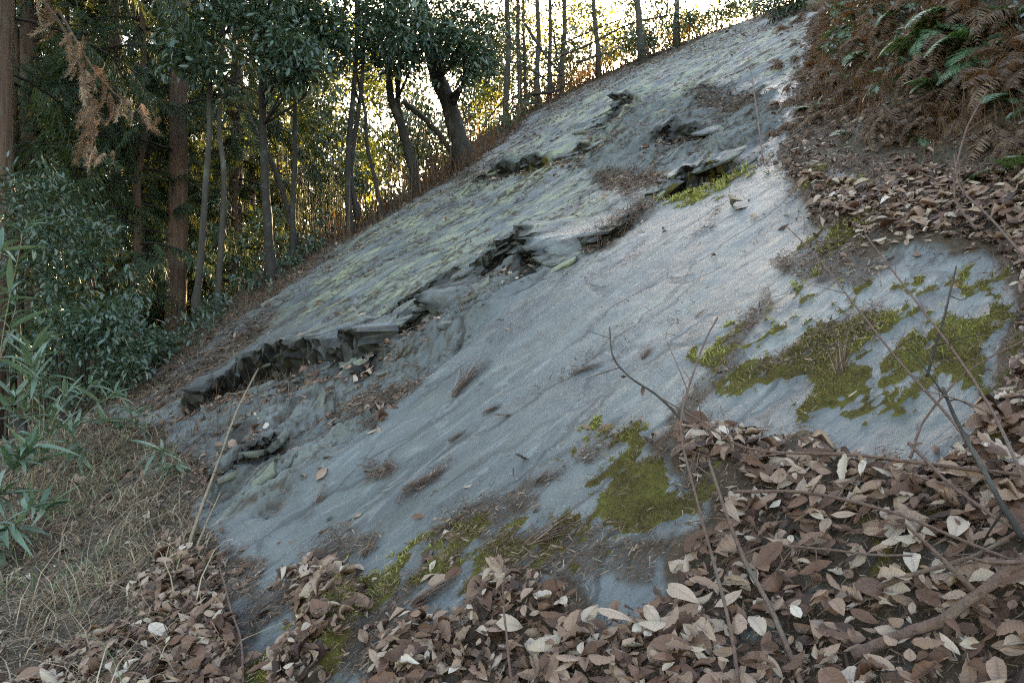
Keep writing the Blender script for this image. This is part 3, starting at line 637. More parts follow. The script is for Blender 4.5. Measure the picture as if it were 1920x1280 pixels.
# dry stalks on the bank, the far edge strip and the crevice tufts
N = 60000
x = rng.uniform(-3.5, 5.5, N); y = rng.uniform(2.0, 18.5, N); u, v, s, t = masks_at(x, y); de = sdist(EDGE, x, y)[0]; bk = -sdist(BANK, x, y)[0]
cre = region([[(1080, 470), (1130, 425), (1230, 355), (1245, 375), (1140, 470)], [(1110, 325), (1240, 315), (1260, 350), (1170, 365)], [(360, 760), (520, 700), (640, 700), (480, 800), (300, 850), (250, 800)]])
g = .8 * sstep(-.15, .2, de) * sstep(1.6, .9, de) + .9 * sstep(0, .4, bk) * sstep(3.0, 2.0, bk) + sstep(-8, 8, sample(cre, u, v)) * .8
keep = rng.random(N) < g; x, y = x[keep], y[keep]; n = len(x)
a, f, tt = blades(x, y, rng.uniform(.08, .38, n), rng.uniform(.003, .008, n), rng.beta(2, 2, n), rng.uniform(.3, .97, n))
tag(link('dry_stalks', mesh_np('dry_stalks', a, f, M_RUST, {'tone': tt})), 'rusty dry stalks along the edge of the slab and the bank', 'dry stalks', kind='stuff')

# ------------------------------------------------------------------ placing on the terrain
TT_ = np.concatenate([np.arange(0.8, 8, 0.02), np.arange(8, 30, 0.06)])
def hit(u, v):
    r = ray(u, v); P = CAM + TT_[:, None] * r; g = terrain(P[:, 0].copy(), P[:, 1].copy())[2]
    k = np.argmax(P[:, 2] < g)
    return P[k] if P[k, 2] < g[k] else P[-1]
def gp(x, y): return np.array([x, y, float(ground_z(x, y)[0])])
def drop_to(u, d):                     # ground point under a pixel column at depth d
    xx = (u - 960) / FPX * d; return gp(xx, d)

# ------------------------------------------------------------------ loose rock plates in the broken band
def plate_mesh(seed):
    r = np.random.default_rng(seed); n = r.integers(5, 8); a = np.sort(r.random(n) * 2 * math.pi * .96); el = np.array([1.0, 0.55])
    ring = np.stack([np.cos(a), np.sin(a)], -1) * el * r.uniform(.75, 1.15, (n, 1)); L = []
    for z, sc_ in ((-.20, .85), (-.14, 1.0), (.10, 1.02), (.16, .93)):
        L.append(np.column_stack([ring * sc_ + r.normal(0, .03, (n, 2)), np.full(n, z) + r.normal(0, .02, n)]))
    V = np.vstack(L + [np.array([[0, 0, -.2]]), np.array([[0, 0, .17]])]); F = []; C = []
    for k in range(3):
        for i in range(n): F.append((k * n + i, k * n + (i + 1) % n, (k + 1) * n + (i + 1) % n, (k + 1) * n + i))
    for i in range(n): C.append(((i + 1) % n, i, 4 * n)); C.append((3 * n + i, 3 * n + (i + 1) % n, 4 * n + 1))
    z0 = np.zeros(len(V))
    return mesh_np('rock_fragment', V, [np.array(F), np.array(C)], M_ROCK, dict(moss=z0, upp=z0 + .6, rub=z0 + .5, dark=z0, dirt=z0 + r.random() * .4, under=z0), V[:, :2] * .15 + r.random(2) * 9, 'lin', smooth=False)
PLATES = [plate_mesh(i) for i in range(7)]
frag_px = [(470, 735, 17), (520, 722, 14), (560, 712, 16), (610, 690, 20), (650, 682, 15), (690, 665, 22), (735, 640, 20), (750, 612, 22), (775, 600, 18), (815, 570, 30), (850, 555, 24), (880, 560, 18), (905, 535, 20), (935, 510, 16),
           (960, 520, 20), (1010, 500, 15), (840, 610, 22), (790, 640, 20), (760, 660, 18), (720, 700, 16), (660, 730, 20), (600, 760, 22), (560, 800, 26), (520, 830, 24), (480, 850, 22), (440, 890, 24), (500, 890, 30), (540, 870, 20), (640, 770, 18), (420, 930, 20),
           (930, 325, 14), (970, 312, 12), (1100, 250, 18), (1130, 240, 14), (1170, 200, 16), (1190, 190, 12), (1090, 295, 16), (1240, 260, 14), (1270, 255, 12), (1310, 265, 14), (1350, 245, 12)]
LD3 = nrm(np.array([LD[0], LD[1], GX * LD[0] + GY * LD[1]])); UP3 = nrm(np.array([-GX, -GY, 1.0]))
for i, (fu, fv, w) in enumerate(frag_px):
    p = hit(fu, fv); o = link('rock_fragment', PLATES[i % 7]); sz = w * p[1] / FPX * rng.uniform(.9, 1.3)
    R_ = frames((LD3 + rng.normal(size=3) * .25)[None], (UP3 + rng.normal(size=3) * .12)[None])[0]; R_ = np.stack([R_[:, 1], -R_[:, 0], R_[:, 2]], -1)
    sv = np.array([sz * rng.uniform(1, 1.5), sz, sz * rng.uniform(.7, 1.3)])
    p = p + UP3 * sz * .05
    o.matrix_world = Matrix([[*(R_[r] * sv), p[r]] for r in range(3)] + [[0, 0, 0, 1]])
    upper_ = fv < 350
    tag(o, 'small angular schist plate on the upper ledges of the slab' if upper_ else 'angular grey schist plate in the broken band below the long ledge', 'rock', 'schist plates on the upper ledges' if upper_ else 'schist plates in the broken band')

# the ledges themselves: cleaved plates jutting from the lip, pieces of the rock
def cleave_mesh(seed):
    r = np.random.default_rng(seed); n = 13; a = np.linspace(0, 2 * math.pi, n, endpoint=False) + r.normal(0, .12, n)
    ring = np.stack([np.cos(a), np.sin(a)], -1); ring = np.sign(ring) * np.abs(ring) ** .72 * np.array([1.0, .55]) * r.uniform(.72, 1.15, (n, 1)); rings = []
    for z, k in ((-.5, .80), (-.2, .97), (-.12, .90), (.22, 1.04), (.32, .98), (.5, .93)): rings.append(np.column_stack([ring * k * (1 + r.normal(0, .03, (n, 1))), np.full(n, z) + r.normal(0, .03, n)]))
    m = len(rings); V = np.vstack(rings + [np.array([[0, 0, -.5], [0, 0, .52]])]); F = [(k * n + i, k * n + (i + 1) % n, (k + 1) * n + (i + 1) % n, (k + 1) * n + i) for k in range(m - 1) for i in range(n)]
    C = [((i + 1) % n, i, m * n) for i in range(n)] + [((m - 1) * n + i, (m - 1) * n + (i + 1) % n, m * n + 1) for i in range(n)]; z0 = np.zeros(len(V))
    return mesh_np('ledge_plate', V, [np.array(F), np.array(C)], M_ROCK, dict(moss=z0, upp=z0 + 1, rub=z0 + .1, dark=z0 + .5 * (seed % 2), dirt=z0 + .1 * r.random(), under=np.where(V[:, 2] < -.3, .6, 0)), V[:, :2] * .2 + r.random(2) * 9, 'lin', smooth=False)  # plate undersides painted darker too, as shade and dirt
CLV = [cleave_mesh(900 + i) for i in range(8)]
for k, (pl, h, L, o_) in enumerate(STEPS):
    if h < .09: continue
    seg = np.diff(pl, axis=0); ln = np.hypot(*seg.T); cum = np.concatenate([[0], np.cumsum(ln)]); q = .12
    while q < cum[-1] - .08:
        i = int(np.searchsorted(cum, q) - 1); c = pl[i] + seg[i] * (q - cum[i]) / ln[i]; tg = seg[i] / ln[i]; nv_ = np.array([-tg[1], tg[0]])
        c2 = c + nv_ * (.07 + rng.normal() * .035) + tg * rng.normal() * .04; sx = rng.uniform(.12, .26) * (1 if h > .13 else .7); th = rng.uniform(.022, .038)
        zt = float(ground_z(*(c + nv_ * .26))[0]) + GX * (c2 - c - nv_ * .26)[0] + GY * (c2 - c - nv_ * .26)[1] - th * .42
        R_ = frames((nrm(np.array([tg[0], tg[1], GX * tg[0] + GY * tg[1]])) + LD3 * rng.uniform(.3, 1.2) + rng.normal(size=3) * .08)[None], (UP3 + rng.normal(size=3) * .025)[None])[0]; R_ = np.stack([R_[:, 1], -R_[:, 0], R_[:, 2]], -1)
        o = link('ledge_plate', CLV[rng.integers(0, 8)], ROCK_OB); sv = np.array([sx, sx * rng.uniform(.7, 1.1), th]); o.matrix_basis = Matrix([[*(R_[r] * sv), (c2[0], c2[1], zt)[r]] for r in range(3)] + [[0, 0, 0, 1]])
        q += rng.uniform(.11, .2)

# ------------------------------------------------------------------ foliage builders
LEAF6 = np.array([(0, 0, 0), (.17, .28, .03), (.16, .66, .01), (0, 1, -.10), (-.16, .66, .01), (-.17, .28, .03)], float)
LF6 = np.array([(0, 1, 2, 3), (0, 3, 4, 5)])
def ball(n): 
    p = nrm(rng.normal(size=(n, 3))); return p * rng.random((n, 1)) ** (1 / 2.0) * (.85 + .38 * np.abs(rng.normal(size=(n, 1))))
def foliage(blobs, k, leaf, spread, droop=0.35, tone=(.5, .22), wide=1.0):
    """blobs: (centre, radii, clusters). Leaves in whorls at twig ends. returns V, F, tone and twig ends"""
    cs = []
    for c, r, n in blobs: cs.append(np.asarray(c) + ball(n) * np.asarray(r))
    C = np.vstack(cs)
    if len(C) > 60 and leaf < .3:
        hole = fbm(C[:, 0] * 2.6 + C[:, 1] * 1.3, C[:, 2] * 2.6, 2, 181) > -.38
        if hole.sum() > 20: C = C[hole]
    n = len(C); out = nrm(rng.normal(size=(n, 3)) + np.array([0, -.3, .2]))
    Pc = np.repeat(C, k, 0); oc = np.repeat(out, k, 0); m = len(Pc)
    d = nrm(rng.normal(size=(m, 3)) + oc * .6); P = Pc + d * spread * rng.random((m, 1)) ** .6
    ax = nrm(d + oc * .5 + np.array([0, 0, -droop]) + rng.normal(size=(m, 3)) * .25)
    R = frames(ax, np.array([0, 0, 1.0]) + rng.normal(size=(m, 3)) * .45)
    sz = leaf * rng.uniform(.65, 1.2, m)
    tn = np.clip(np.repeat(rng.normal(tone[0], tone[1] * .7, n), k) + rng.normal(0, tone[1], m), 0, 1)
    a, f, tt, _ = scatter(LEAF6 * np.array([wide, 1, 1]), LF6, R, sz, P, tn)
    return a, f, tt, C
def bl(u, v, ru, rv, d, n, rd=None):       # blob given by its place in the view and its depth
    s_ = d / FPX; return (dep(u, v, d), np.array([ru * s_, rd or (ru + rv) * .5 * s_, rv * s_]), n)
def limbs(trunk, C, count, r0):
    parts = []; sel = rng.choice(len(C), min(count, len(C)), replace=False)
    for i in sel:
        e = C[i]; dz = trunk[:, 2] - (e[2] - .35 * np.linalg.norm(trunk[:, :2] - e[:2], axis=1)); j = int(np.argmin(np.abs(dz))); st_ = trunk[j]
        mid = (st_ + e) / 2 + rng.normal(size=3) * .06 * np.linalg.norm(e - st_); pts = curve([st_, mid, e], 7); parts.append(tube(pts, np.linspace(r0, r0 * .25, 7), 4))
    return parts
def trunk_path(pxs, d, n=22, lean=0.0):
    P = np.array([dep(u, v, d + lean * i) for i, (u, v) in enumerate(pxs)]); return curve(P, n)
def broad_tree(label, stems, d, w, blobs, bark, leafm, k=13, leaf=.105, spread=.16, group=None, nl=14, extra=None, name='evergreen_tree'):
    """stems: list of pixel paths, bottom to top"""
    base = drop_to(stems[0][0][0], d); t = empty(name, base); b0 = base
    tp = []; first = None
    for i, pth in enumerate(stems):
        P = trunk_path(pth, d + .12 * i); 
        if i == 0: P = np.vstack([[P[0][0] + .01, P[0][1], min(base[2] - .1, P[0][2] - .05)], P])
        n = len(P); wd = w[min(i, len(w) - 1)] * d / FPX / 2 * .84; wob_ = np.cumsum(rng.normal(0, wd * .10, (n, 3)), 0) * np.array([1, 1, 0]); P = P + wob_ - wob_[0]
        rr = np.linspace(wd * 1.12, wd * .6, n); rr[:2] *= 1.25; tp.append(tube(P, rr, 9, .10)); first = P if first is None else first
        allp = P if i == 0 else np.vstack([allp, P])
    V_, F_, T_ = join(tp); tko = link('trunk', mesh_np('trunk', V_ - b0, F_, bark, {'tone': T_}), t)
    a, f, tt, C = foliage(blobs, k, leaf, spread)
    link('crown', mesh_np('crown', a - b0, f, leafm, {'tone': tt}), t)
    for lv, lf, lt in limbs(allp, C, nl, max(.010, w[0] * d / FPX * .16)): link('limb', mesh_np('limb', lv - b0, lf, bark, {'tone': lt}), tko)
    return tag(t, label, 'tree', group)

# the row of evergreens standing just beyond the slab's far edge
G1 = 'evergreen trees along the far edge of the slab'
broad_tree('slender pale-barked tree, leftmost of the row beyond the slab', [[(368, 560), (378, 470), (383, 380), (391, 270), (393, 160), (398, 60), (400, -200)]], 9.0, [15], [bl(395, 60, 90, 60, 8.9, 90), bl(350, 105, 60, 30, 8.6, 45), bl(380, -120, 160, 110, 9, 90)], M_BARKP, M_EVER, group=G1)
broad_tree('slender wavy-trunked tree close beside the leftmost pale one', [[(408, 560), (415, 440), (420, 330), (412, 240), (416, 130), (418, 0), (420, -200)]], 9.1, [13], [bl(450, 90, 90, 60, 8.7, 90), bl(470, 20, 80, 60, 9.2, 60), bl(440, -150, 140, 90, 9, 80)], M_BARKP, M_EVER, group=G1)
broad_tree('straight dark tree with thick ivy-green crown in middle of the row', [[(508, 500), (505, 400), (498, 280), (497, 160), (500, 30), (505, -220)]], 9.8, [20], [bl(520, 110, 80, 60, 9.4, 100), bl(565, 120, 55, 45, 9.2, 60), bl(500, 20, 100, 60, 9.8, 90), bl(520, -150, 170, 100, 9.8, 110)], M_BARK, M_EVER, group=G1)
broad_tree('thin dark tree just behind the straight one, with bare stem', [[(550, 490), (549, 420), (553, 300), (556, 200), (560, 60), (570, -150)]], 10.2, [12], [bl(600, 60, 70, 45, 10, 60), bl(560, 20, 70, 50, 10.2, 50), bl(600, -120, 120, 80, 10, 60)], M_BARK, M_EVER, group=G1)
broad_tree('dark tree with two crossing stems in front of sunlit leaves', [[(656, 425), (652, 330), (657, 230), (667, 130), (668, 20), (665, -200)], [(672, 412), (658, 330), (664, 250), (678, 160), (682, 60), (700, -160)]], 10.8, [14, 12], [bl(690, 70, 90, 50, 10.5, 90), bl(640, 100, 60, 40, 10.3, 50), bl(720, 20, 90, 50, 10.8, 80), bl(680, -130, 150, 90, 10.8, 90)], M_BARK, M_EVER, group=G1)
broad_tree('very thin crooked tree right of the two-stemmed one', [[(716, 395), (702, 330), (688, 270), (686, 220), (675, 170), (660, 110)]], 11.2, [9], [bl(720, 90, 40, 30, 11, 24), bl(655, 100, 30, 25, 11.2, 16)], M_BARK, M_EVER, group=G1, nl=6)
broad_tree('forked tree leaning left above the slab edge', [[(778, 356), (768, 300), (752, 240), (733, 190), (731, 140), (735, 60), (740, -120)], [(757, 262), (752, 220), (748, 180), (755, 120), (765, 40), (780, -120)]], 12.2, [20, 13], [bl(770, 110, 80, 45, 11.6, 90), bl(820, 70, 70, 45, 11.4, 80), bl(760, 30, 90, 45, 12, 80), bl(790, -110, 160, 90, 12, 90)], M_BARK, M_EVER, group=G1)
broad_tree('stout dark tree leaning left, thickest of the row', [[(868, 285), (853, 225), (838, 165), (826, 110), (812, 50), (800, 0), (780, -120), (770, -300)]], 12.6, [38], [bl(850, 100, 70, 40, 12, 90), bl(885, 120, 45, 40, 11.8, 70), bl(875, 50, 60, 40, 12, 70), bl(800, -90, 150, 60, 12.4, 80), bl(860, -200, 150, 80, 12.4, 80)], M_BARK, M_EVER, group=G1)

# slender bare trunks on the ridge, against the bright sky
G2 = 'slender trunks on the ridge against the sky'
ridge = [(948, 225, 944, -60, 13, 'leftmost slender trunk standing against the bright sky'), (976, 205, 970, -60, 10, 'second slender trunk from the left against the bright sky'), (985, 190, 981, -40, 7, 'thinnest sapling between the slender trunks on the ridge'), (1007, 160, 1006, -60, 11, 'third slender trunk on the ridge, vine-covered'),
         (1030, 145, 1026, -60, 9, 'fourth slender trunk on the ridge near the fallen pole'), (1052, 150, 1058, -60, 11, 'slender trunk rising from the brush heap on the ridge'), (1122, 100, 1108, -60, 10, 'thin trunk leaning left over the upper ridge'), (1203, 70, 1188, -60, 15, 'thicker dark trunk on the upper ridge'), (1268, 50, 1270, -60, 12, 'rightmost trunk on the upper ridge')]
for i, (u0, v0, u1, v1, w, lab) in enumerate(ridge):
    d = 17.6 + .4 * (i % 3) if u0 < 1150 else 16.5
    blobs = [bl((u0 + u1) / 2 + rng.normal() * 12, vv, 22, 30, d, 9) for vv in (10, 50, 100, -40)] + [bl(u1, -130, 60, 60, d, 30)]
    blobs = [(c_, r_ * 1.25, int(n_ * 2.4)) for c_, r_, n_ in blobs]
    broad_tree(lab, [[(u0, v0), ((u0 + u1) / 2 + rng.normal() * 3, (v0 + v1) / 2), (u1, v1), (u1 + 4, v1 - 150)]], d, [w], blobs, M_BARKP, M_EVER, 6, .09, .16, G2, 8, name='ridge_tree')

# ------------------------------------------------------------------ conifers
def spray_template(n=26, L=1.0):
    V = []; F = []; T = []; t = np.linspace(0, 1, n)
    for i, a in enumerate(t):
        base = np.array([0, a * L, -.30 * a * a]); sgn = 1 if i % 2 else -1; ln = (.26 * (1 - .6 * a) + .06) * rng.uniform(.5, 1.25)
        d = nrm(np.array([sgn * (.55 + .3 * rng.random()), .7 + rng.normal() * .25, -.35 + rng.normal() * .35])); o = len(V); w = .0085
        side = nrm(np.cross(d, np.array([0, 0, 1.0]) + rng.normal(size=3) * .5)) * w
        for q in (0, .55, 1):
            c = base + d * ln * q + np.array([0, 0, -.22 * ln * q * q * 2]); ww = (1.0, 1.1, .35)[(0, .55, 1).index(q)]
            V += [c - side * ww, c + side * ww]
        F += [(o, o + 1, o + 3, o + 2), (o + 2, o + 3, o + 5, o + 4)]
    return np.array(V), np.array(F)
SPR = [spray_template(84), spray_template(70)]
def cedar_parts(H, z0, rbase, Lmax, nb, sp=5, size=.75, droop=.35):
    trunk = np.array([(rng.normal() * .02, rng.normal() * .02, z) for z in np.linspace(-.3, H, 14)]); tr = tube(trunk, np.linspace(rbase * 1.15, rbase * .25, 14), 10, .12)
    br = []; Ps = []; Ds = []
    for i in range(nb):
        z = z0 + (H - z0) * (i + rng.random()) / nb; f = (z - z0) / (H - z0); L = Lmax * (1 - f * .8) * rng.uniform(.6, 1.1); h = rng.random() * 2 * math.pi
        dr = np.array([math.cos(h), math.sin(h), 0]); tt_ = np.linspace(0, 1, 6)[:, None]; pts = np.array([0, 0, z]) + dr * L * tt_ + np.array([0, 0, 1]) * L * (.12 * tt_ - droop * tt_ ** 2)
        br.append(tube(pts, np.linspace(.022, .006, 6), 4))
        for q in range(sp):
            g = .25 + .75 * (q + rng.random() * .7) / sp; j = min(int(g * 5), 4); fr = g * 5 - j; P = pts[j] * (1 - fr) + pts[j + 1] * fr
            Ps.append(P); Ds.append(nrm(dr + rng.normal(size=3) * .5 + np.array([0, 0, -.45])))
    Ps = np.array(Ps); Ds = np.array(Ds); n = len(Ps); R = frames(Ds, np.array([0, 0, 1.0]) + rng.normal(size=(n, 3)) * .3)
    half = n // 2; A = scatter(SPR[0][0], SPR[0][1], R[:half], size * rng.uniform(.6, 1.2, half), Ps[:half], rng.random(half))[:3]; B = scatter(SPR[1][0], SPR[1][1], R[half:], size * rng.uniform(.6, 1.2, n - half), Ps[half:], rng.random(n - half))[:3]
    return tr, join(br), join([A, B])
CED = []
for H, z0, rb, Lm, nb, sz in ((17, 3.6, .135, 2.3, 52, .8), (15, 4.6, .14, 2.0, 42, .8), (7.5, 1.2, .07, 1.5, 46, .6), (6.0, .8, .06, 1.3, 44, .55)):
    tr, br, fo = cedar_parts(H, z0, rb, Lm, nb, 5, sz)
    CED.append((mesh_np('trunk', tr[0], tr[1], M_CEDARBARK, {'tone': tr[2]}), mesh_np('branches', br[0], br[1], M_BARK, {'tone': br[2]}), mesh_np('crown', fo[0], fo[1], M_CEDAR, {'tone': fo[2]})))
def cedar(kind, u, d, label, group=None, sc_=1.0, rot=None):
    t = empty('cedar_tree', drop_to(u, d))
    for nm, me in zip(('trunk', 'branches', 'crown'), CED[kind]):
        o_ = link(nm, me, t)
        if nm == 'branches': o_['kind'] = 'stuff'
    t.rotation_euler = (rng.normal() * .015, rng.normal() * .015, rng.random() * 6.28 if rot is None else rot); t.scale = (sc_,) * 3
    return tag(t, label, 'tree', group)
cedar(0, -20, 8.8, 'orange-lit cedar trunk at the left border of the view', sc_=1.05)
G3 = 'tall cedars in the dim forest'
for kind, u, d in ((1, 75, 12), (0, 150, 14.5), (0, 218, 12.5), (1, 300, 16), (0, 325, 11.5), (1, 268, 19), (0, 100, 20), (1, 20, 16), (0, 438, 15), (1, 470, 21), (0, 360, 24), (1, -120, 11), (0, -60, 15), (1, 190, 26), (0, 560, 26)):
    cedar(kind, u, d, 'tall straight cedar with reddish bark in the dim forest', G3, rng.uniform(.85, 1.1))
G4 = 'young cedars under the tall ones'
for kind, u, d in ((2, 250, 11), (3, 330, 12.5), (2, 440, 13), (3, 180, 10.5), (2, 120, 13), (3, 400, 17), (2, 300, 14.5), (3, 520, 18), (2, 40, 12), (3, 590, 21)):
    cedar(kind, u, d, 'young green cedar with drooping sprays beneath the tall cedars', G4, rng.uniform(.85, 1.15))
# withered cedar bough hanging in the sun
base = dep(150, 20, 9.0); t = empty('withered_bough', base)
pts = curve([dep(-6, -90, 8.8), dep(110, 40, 9.0), dep(165, 170, 8.9), dep(180, 280, 8.9)], 14); pt2 = curve([dep(110, 20, 9.1), dep(190, 150, 9), dep(280, 225, 9)], 12)
V_, F_, T_ = join([tube(pts, np.linspace(.022, .005, 14), 5), tube(pt2, np.linspace(.018, .004, 12), 5)]); link('branch', mesh_np('branch', V_ - base, F_, M_TWIG, {'tone': T_}), t)
Pd = np.vstack([pts[3:] + rng.normal(size=(11, 3)) * .08 for _ in range(3)] + [pt2[4:] + rng.normal(size=(8, 3)) * .07 for _ in range(2)]); n = len(Pd); Rr = frames(nrm(rng.normal(size=(n, 3)) * .35 + np.array([0, 0, -1])), rng.normal(size=(n, 3)))
a, f, tt, _ = scatter(SPR[0][0], SPR[0][1], Rr, rng.uniform(.14, .34, n), Pd, rng.random(n)); link('withered_sprays', mesh_np('withered_sprays', a - base, f, M_WITHER, {'tone': tt}), t)
tag(t, 'rusty withered cedar bough hanging in sunlight among dark trees', 'branch')

# ------------------------------------------------------------------ shrubs
def shrub(label, u, d, blobs, k=13, leaf=.078, mat=None, spread=.13, stems=7, group=None, name='evergreen_shrub'):
    base = drop_to(u, d); t = empty(name, base); a, f, tt, C = foliage(blobs, k, leaf, spread, .3); link('foliage', mesh_np('foliage', a - base, f, mat or M_EVER, {'tone': tt}), t)
    parts = []
    for i in rng.choice(len(C), min(stems, len(C)), replace=False):
        e = C[i]; b_ = base + np.array([rng.normal() * .12, rng.normal() * .12, -.1]); parts.append(tube(curve([b_, b_ * .45 + e * .55 + rng.normal(size=3) * .08 - np.array([0, 0, .1]), e], 9), np.linspace(.016, .005, 9), 5))
    for lv, lf, lt in parts: link('stem', mesh_np('stem', lv - base, lf, M_BARK, {'tone': lt}), t)
    return tag(t, label, 'shrub', group)
shrub('tall glossy evergreen shrub beneath the orange-lit cedar trunk', 90, 7.8, [bl(60, 360, 75, 60, 7.9, 70), bl(130, 440, 75, 70, 7.7, 90), bl(140, 540, 80, 70, 7.6, 90), bl(60, 500, 70, 90, 7.9, 70), bl(180, 480, 40, 60, 7.6, 30)])
shrub('low glossy evergreen shrub above the bamboo grass', 150, 7.0, [bl(150, 640, 80, 45, 7.1, 70), bl(210, 620, 50, 50, 7.0, 45), bl(60, 640, 70, 60, 7.2, 50), bl(230, 690, 40, 30, 6.9, 25)])
shrub('dark evergreen shrub at the lower left corner of the slab', 240, 7.6, [bl(240, 600, 45, 60, 7.9, 45), bl(280, 660, 40, 30, 7.7, 30), bl(250, 700, 35, 22, 7.3, 20)])
shrub('broad shadowy evergreen shrub behind the two-stemmed tree', 620, 13.5, [bl(620, 330, 70, 60, 13.5, 70), bl(590, 270, 50, 50, 13.8, 40), bl(680, 340, 50, 40, 13.2, 40)], leaf=.085)
shrub('round glossy shrub left of the stout leaning tree', 800, 14.5, [bl(800, 250, 50, 55, 14.2, 60), bl(740, 270, 45, 50, 14.3, 45), bl(830, 300, 35, 25, 13.6, 30)], leaf=.085)
shrub('sunlit yellow-green shrub behind the two-stemmed tree', 640, 18, [bl(620, 160, 80, 45, 18, 60), bl(700, 170, 60, 40, 18.2, 50), bl(580, 210, 60, 40, 18, 40), bl(660, 130, 80, 40, 18.5, 40)], leaf=.11, mat=M_LIME, spread=.2)
shrub('sunlit yellow-green shrub low among the thin trunks', 560, 17, [bl(560, 270, 60, 50, 16.5, 50), bl(470, 230, 60, 60, 17, 40), bl(600, 240, 50, 40, 17, 30)], leaf=.10, mat=M_LIME, spread=.2)
shrub('dusky shrub behind the middle of the tree row', 450, 12, [bl(450, 400, 70, 50, 12, 60), bl(500, 420, 60, 40, 11.6, 50), bl(420, 460, 40, 40, 11, 30), bl(580, 420, 45, 35, 11.6, 35)], leaf=.085)
shrub('leafy shrub at the foot of the thin dark trees', 560, 10.9, [bl(590, 470, 40, 25, 10.8, 30), bl(530, 500, 40, 25, 10.2, 30), bl(480, 520, 40, 25, 9.7, 28)], leaf=.08)
shrub('leafy shrub on the ridge left of the brush heap', 960, 17.5, [bl(925, 225, 28, 20, 17.2, 26), bl(960, 215, 22, 18, 17.4, 20), bl(900, 262, 25, 15, 16.5, 18)], leaf=.10)
shrub('green shrub on the upper ridge below the thicker trunk', 1190, 17, [bl(1170, 85, 35, 16, 17.4, 34), bl(1220, 72, 35, 16, 17, 30), bl(1130, 105, 22, 14, 17.6, 18)], leaf=.11)
G8 = 'low bushes along the upper ridge'
for i, (u, v) in enumerate([(1060, 165), (1090, 140), (1120, 118), (1155, 108), (1200, 92), (1240, 78), (1275, 66), (1310, 55), (1345, 44), (1385, 32), (1420, 24), (1460, 14), (1490, 8), (1030, 182), (985, 218), (950, 245)]):
    d_ = at(u, v)[1] + .5 if u < 1440 else 13.5
    shrub('low twiggy bush on the upper ridge crest', u, d_, [bl(u, v - 10, 30, 19, d_, 44)], 10, .085, M_EVER if i % 3 else M_FERN, .18, 8, G8, 'ridge_bush')
shrub('thin leafy shrub on the ridge crest right of the trunks', 1330, 16, [bl(1290, 40, 40, 18, 16.4, 30), bl(1360, 20, 40, 16, 16, 30), bl(1430, 5, 40, 12, 15.2, 24)], leaf=.10)
G6 = 'saplings behind the ridge crest'
for i, (u, v, d) in enumerate([(905, 190, 19), (940, 130, 20), (985, 110, 21), (1020, 60, 21), (1060, 100, 19.5), (1100, 60, 20), (1140, 50, 21), (1180, 30, 20), (1230, 30, 19), (1290, 10, 19), (890, 90, 21), (960, 40, 22), (1085, 10, 22), (1000, 150, 19), (925, 60, 20)]):
    shrub('thin leafy sapling behind the ridge crest against bright sky', u, d, [bl(u + rng.normal() * 10, v + rng.normal() * 10 - 10, 40, 50, d, 46), bl(u, v + 40, 36, 40, d, 34)], 12, .13, M_EVER if i % 3 else M_LIME, .26, 9, G6, 'sapling')
G7 = 'bushy trees behind the row'
for i, (u, v, d) in enumerate([(600, 120, 17), (640, 60, 19), (690, 200, 18), (730, 110, 19), (770, 220, 17.5), (800, 160, 19), (850, 230, 18), (880, 170, 20), (840, 60, 20), (700, 300, 16), (560, 60, 19), (610, 210, 17), (760, 40, 21), (910, 130, 21), (660, 260, 16.5), (820, 270, 17)]):
    shrub('bushy dark tree filling the gap behind the row of evergreens', u, d, [bl(u + rng.normal() * 14, v, 56, 60, d, 66), bl(u + rng.normal() * 20, v + 50, 50, 54, d + .4, 52)], 12, .13, M_LIME if i % 8 == 1 else M_EVER, .26, 10, G7, 'bushy_tree')
shrub('hazy tree-high shrub filling the gap of bright sky', 1080, 22, [bl(1070, 60, 60, 60, 22, 26), bl(1130, 30, 60, 50, 22, 26), bl(1010, 60, 50, 60, 23, 16), bl(930, 120, 30, 60, 23, 14), bl(1210, 20, 60, 40, 22, 22)], leaf=.12, mat=M_LIME, spread=.35)

# undergrowth along the edge strip and forest floor
N = 900; tpar = rng.random(N); e0 = np.array([EDGE[1 + min(int(q * 6), 5)] * (1 - (q * 6 % 1)) + EDGE[2 + min(int(q * 6), 5)] * (q * 6 % 1) for q in tpar])
nv = np.array([-.62, .78]); off = rng.uniform(.45, 2.6, N)[:, None]; pp = e0 + nv * off + rng.normal(size=(N, 2)) * .15; gzz = ground_z(pp[:, 0], pp[:, 1])
cl = [(np.array([a_[0], a_[1], g_ + .06 + .16 * rng.random()]), np.array([.07, .07, .05]), 1) for a_, g_ in zip(pp, gzz)]
a, f, tt, _ = foliage(cl, 7, .065, .09, .2, (.55, .25)); tag(link('undergrowth', mesh_np('undergrowth', a, f, M_EVER, {'tone': tt})), 'low leafy green plants on the forest floor beyond the slab', 'plants', kind='stuff')
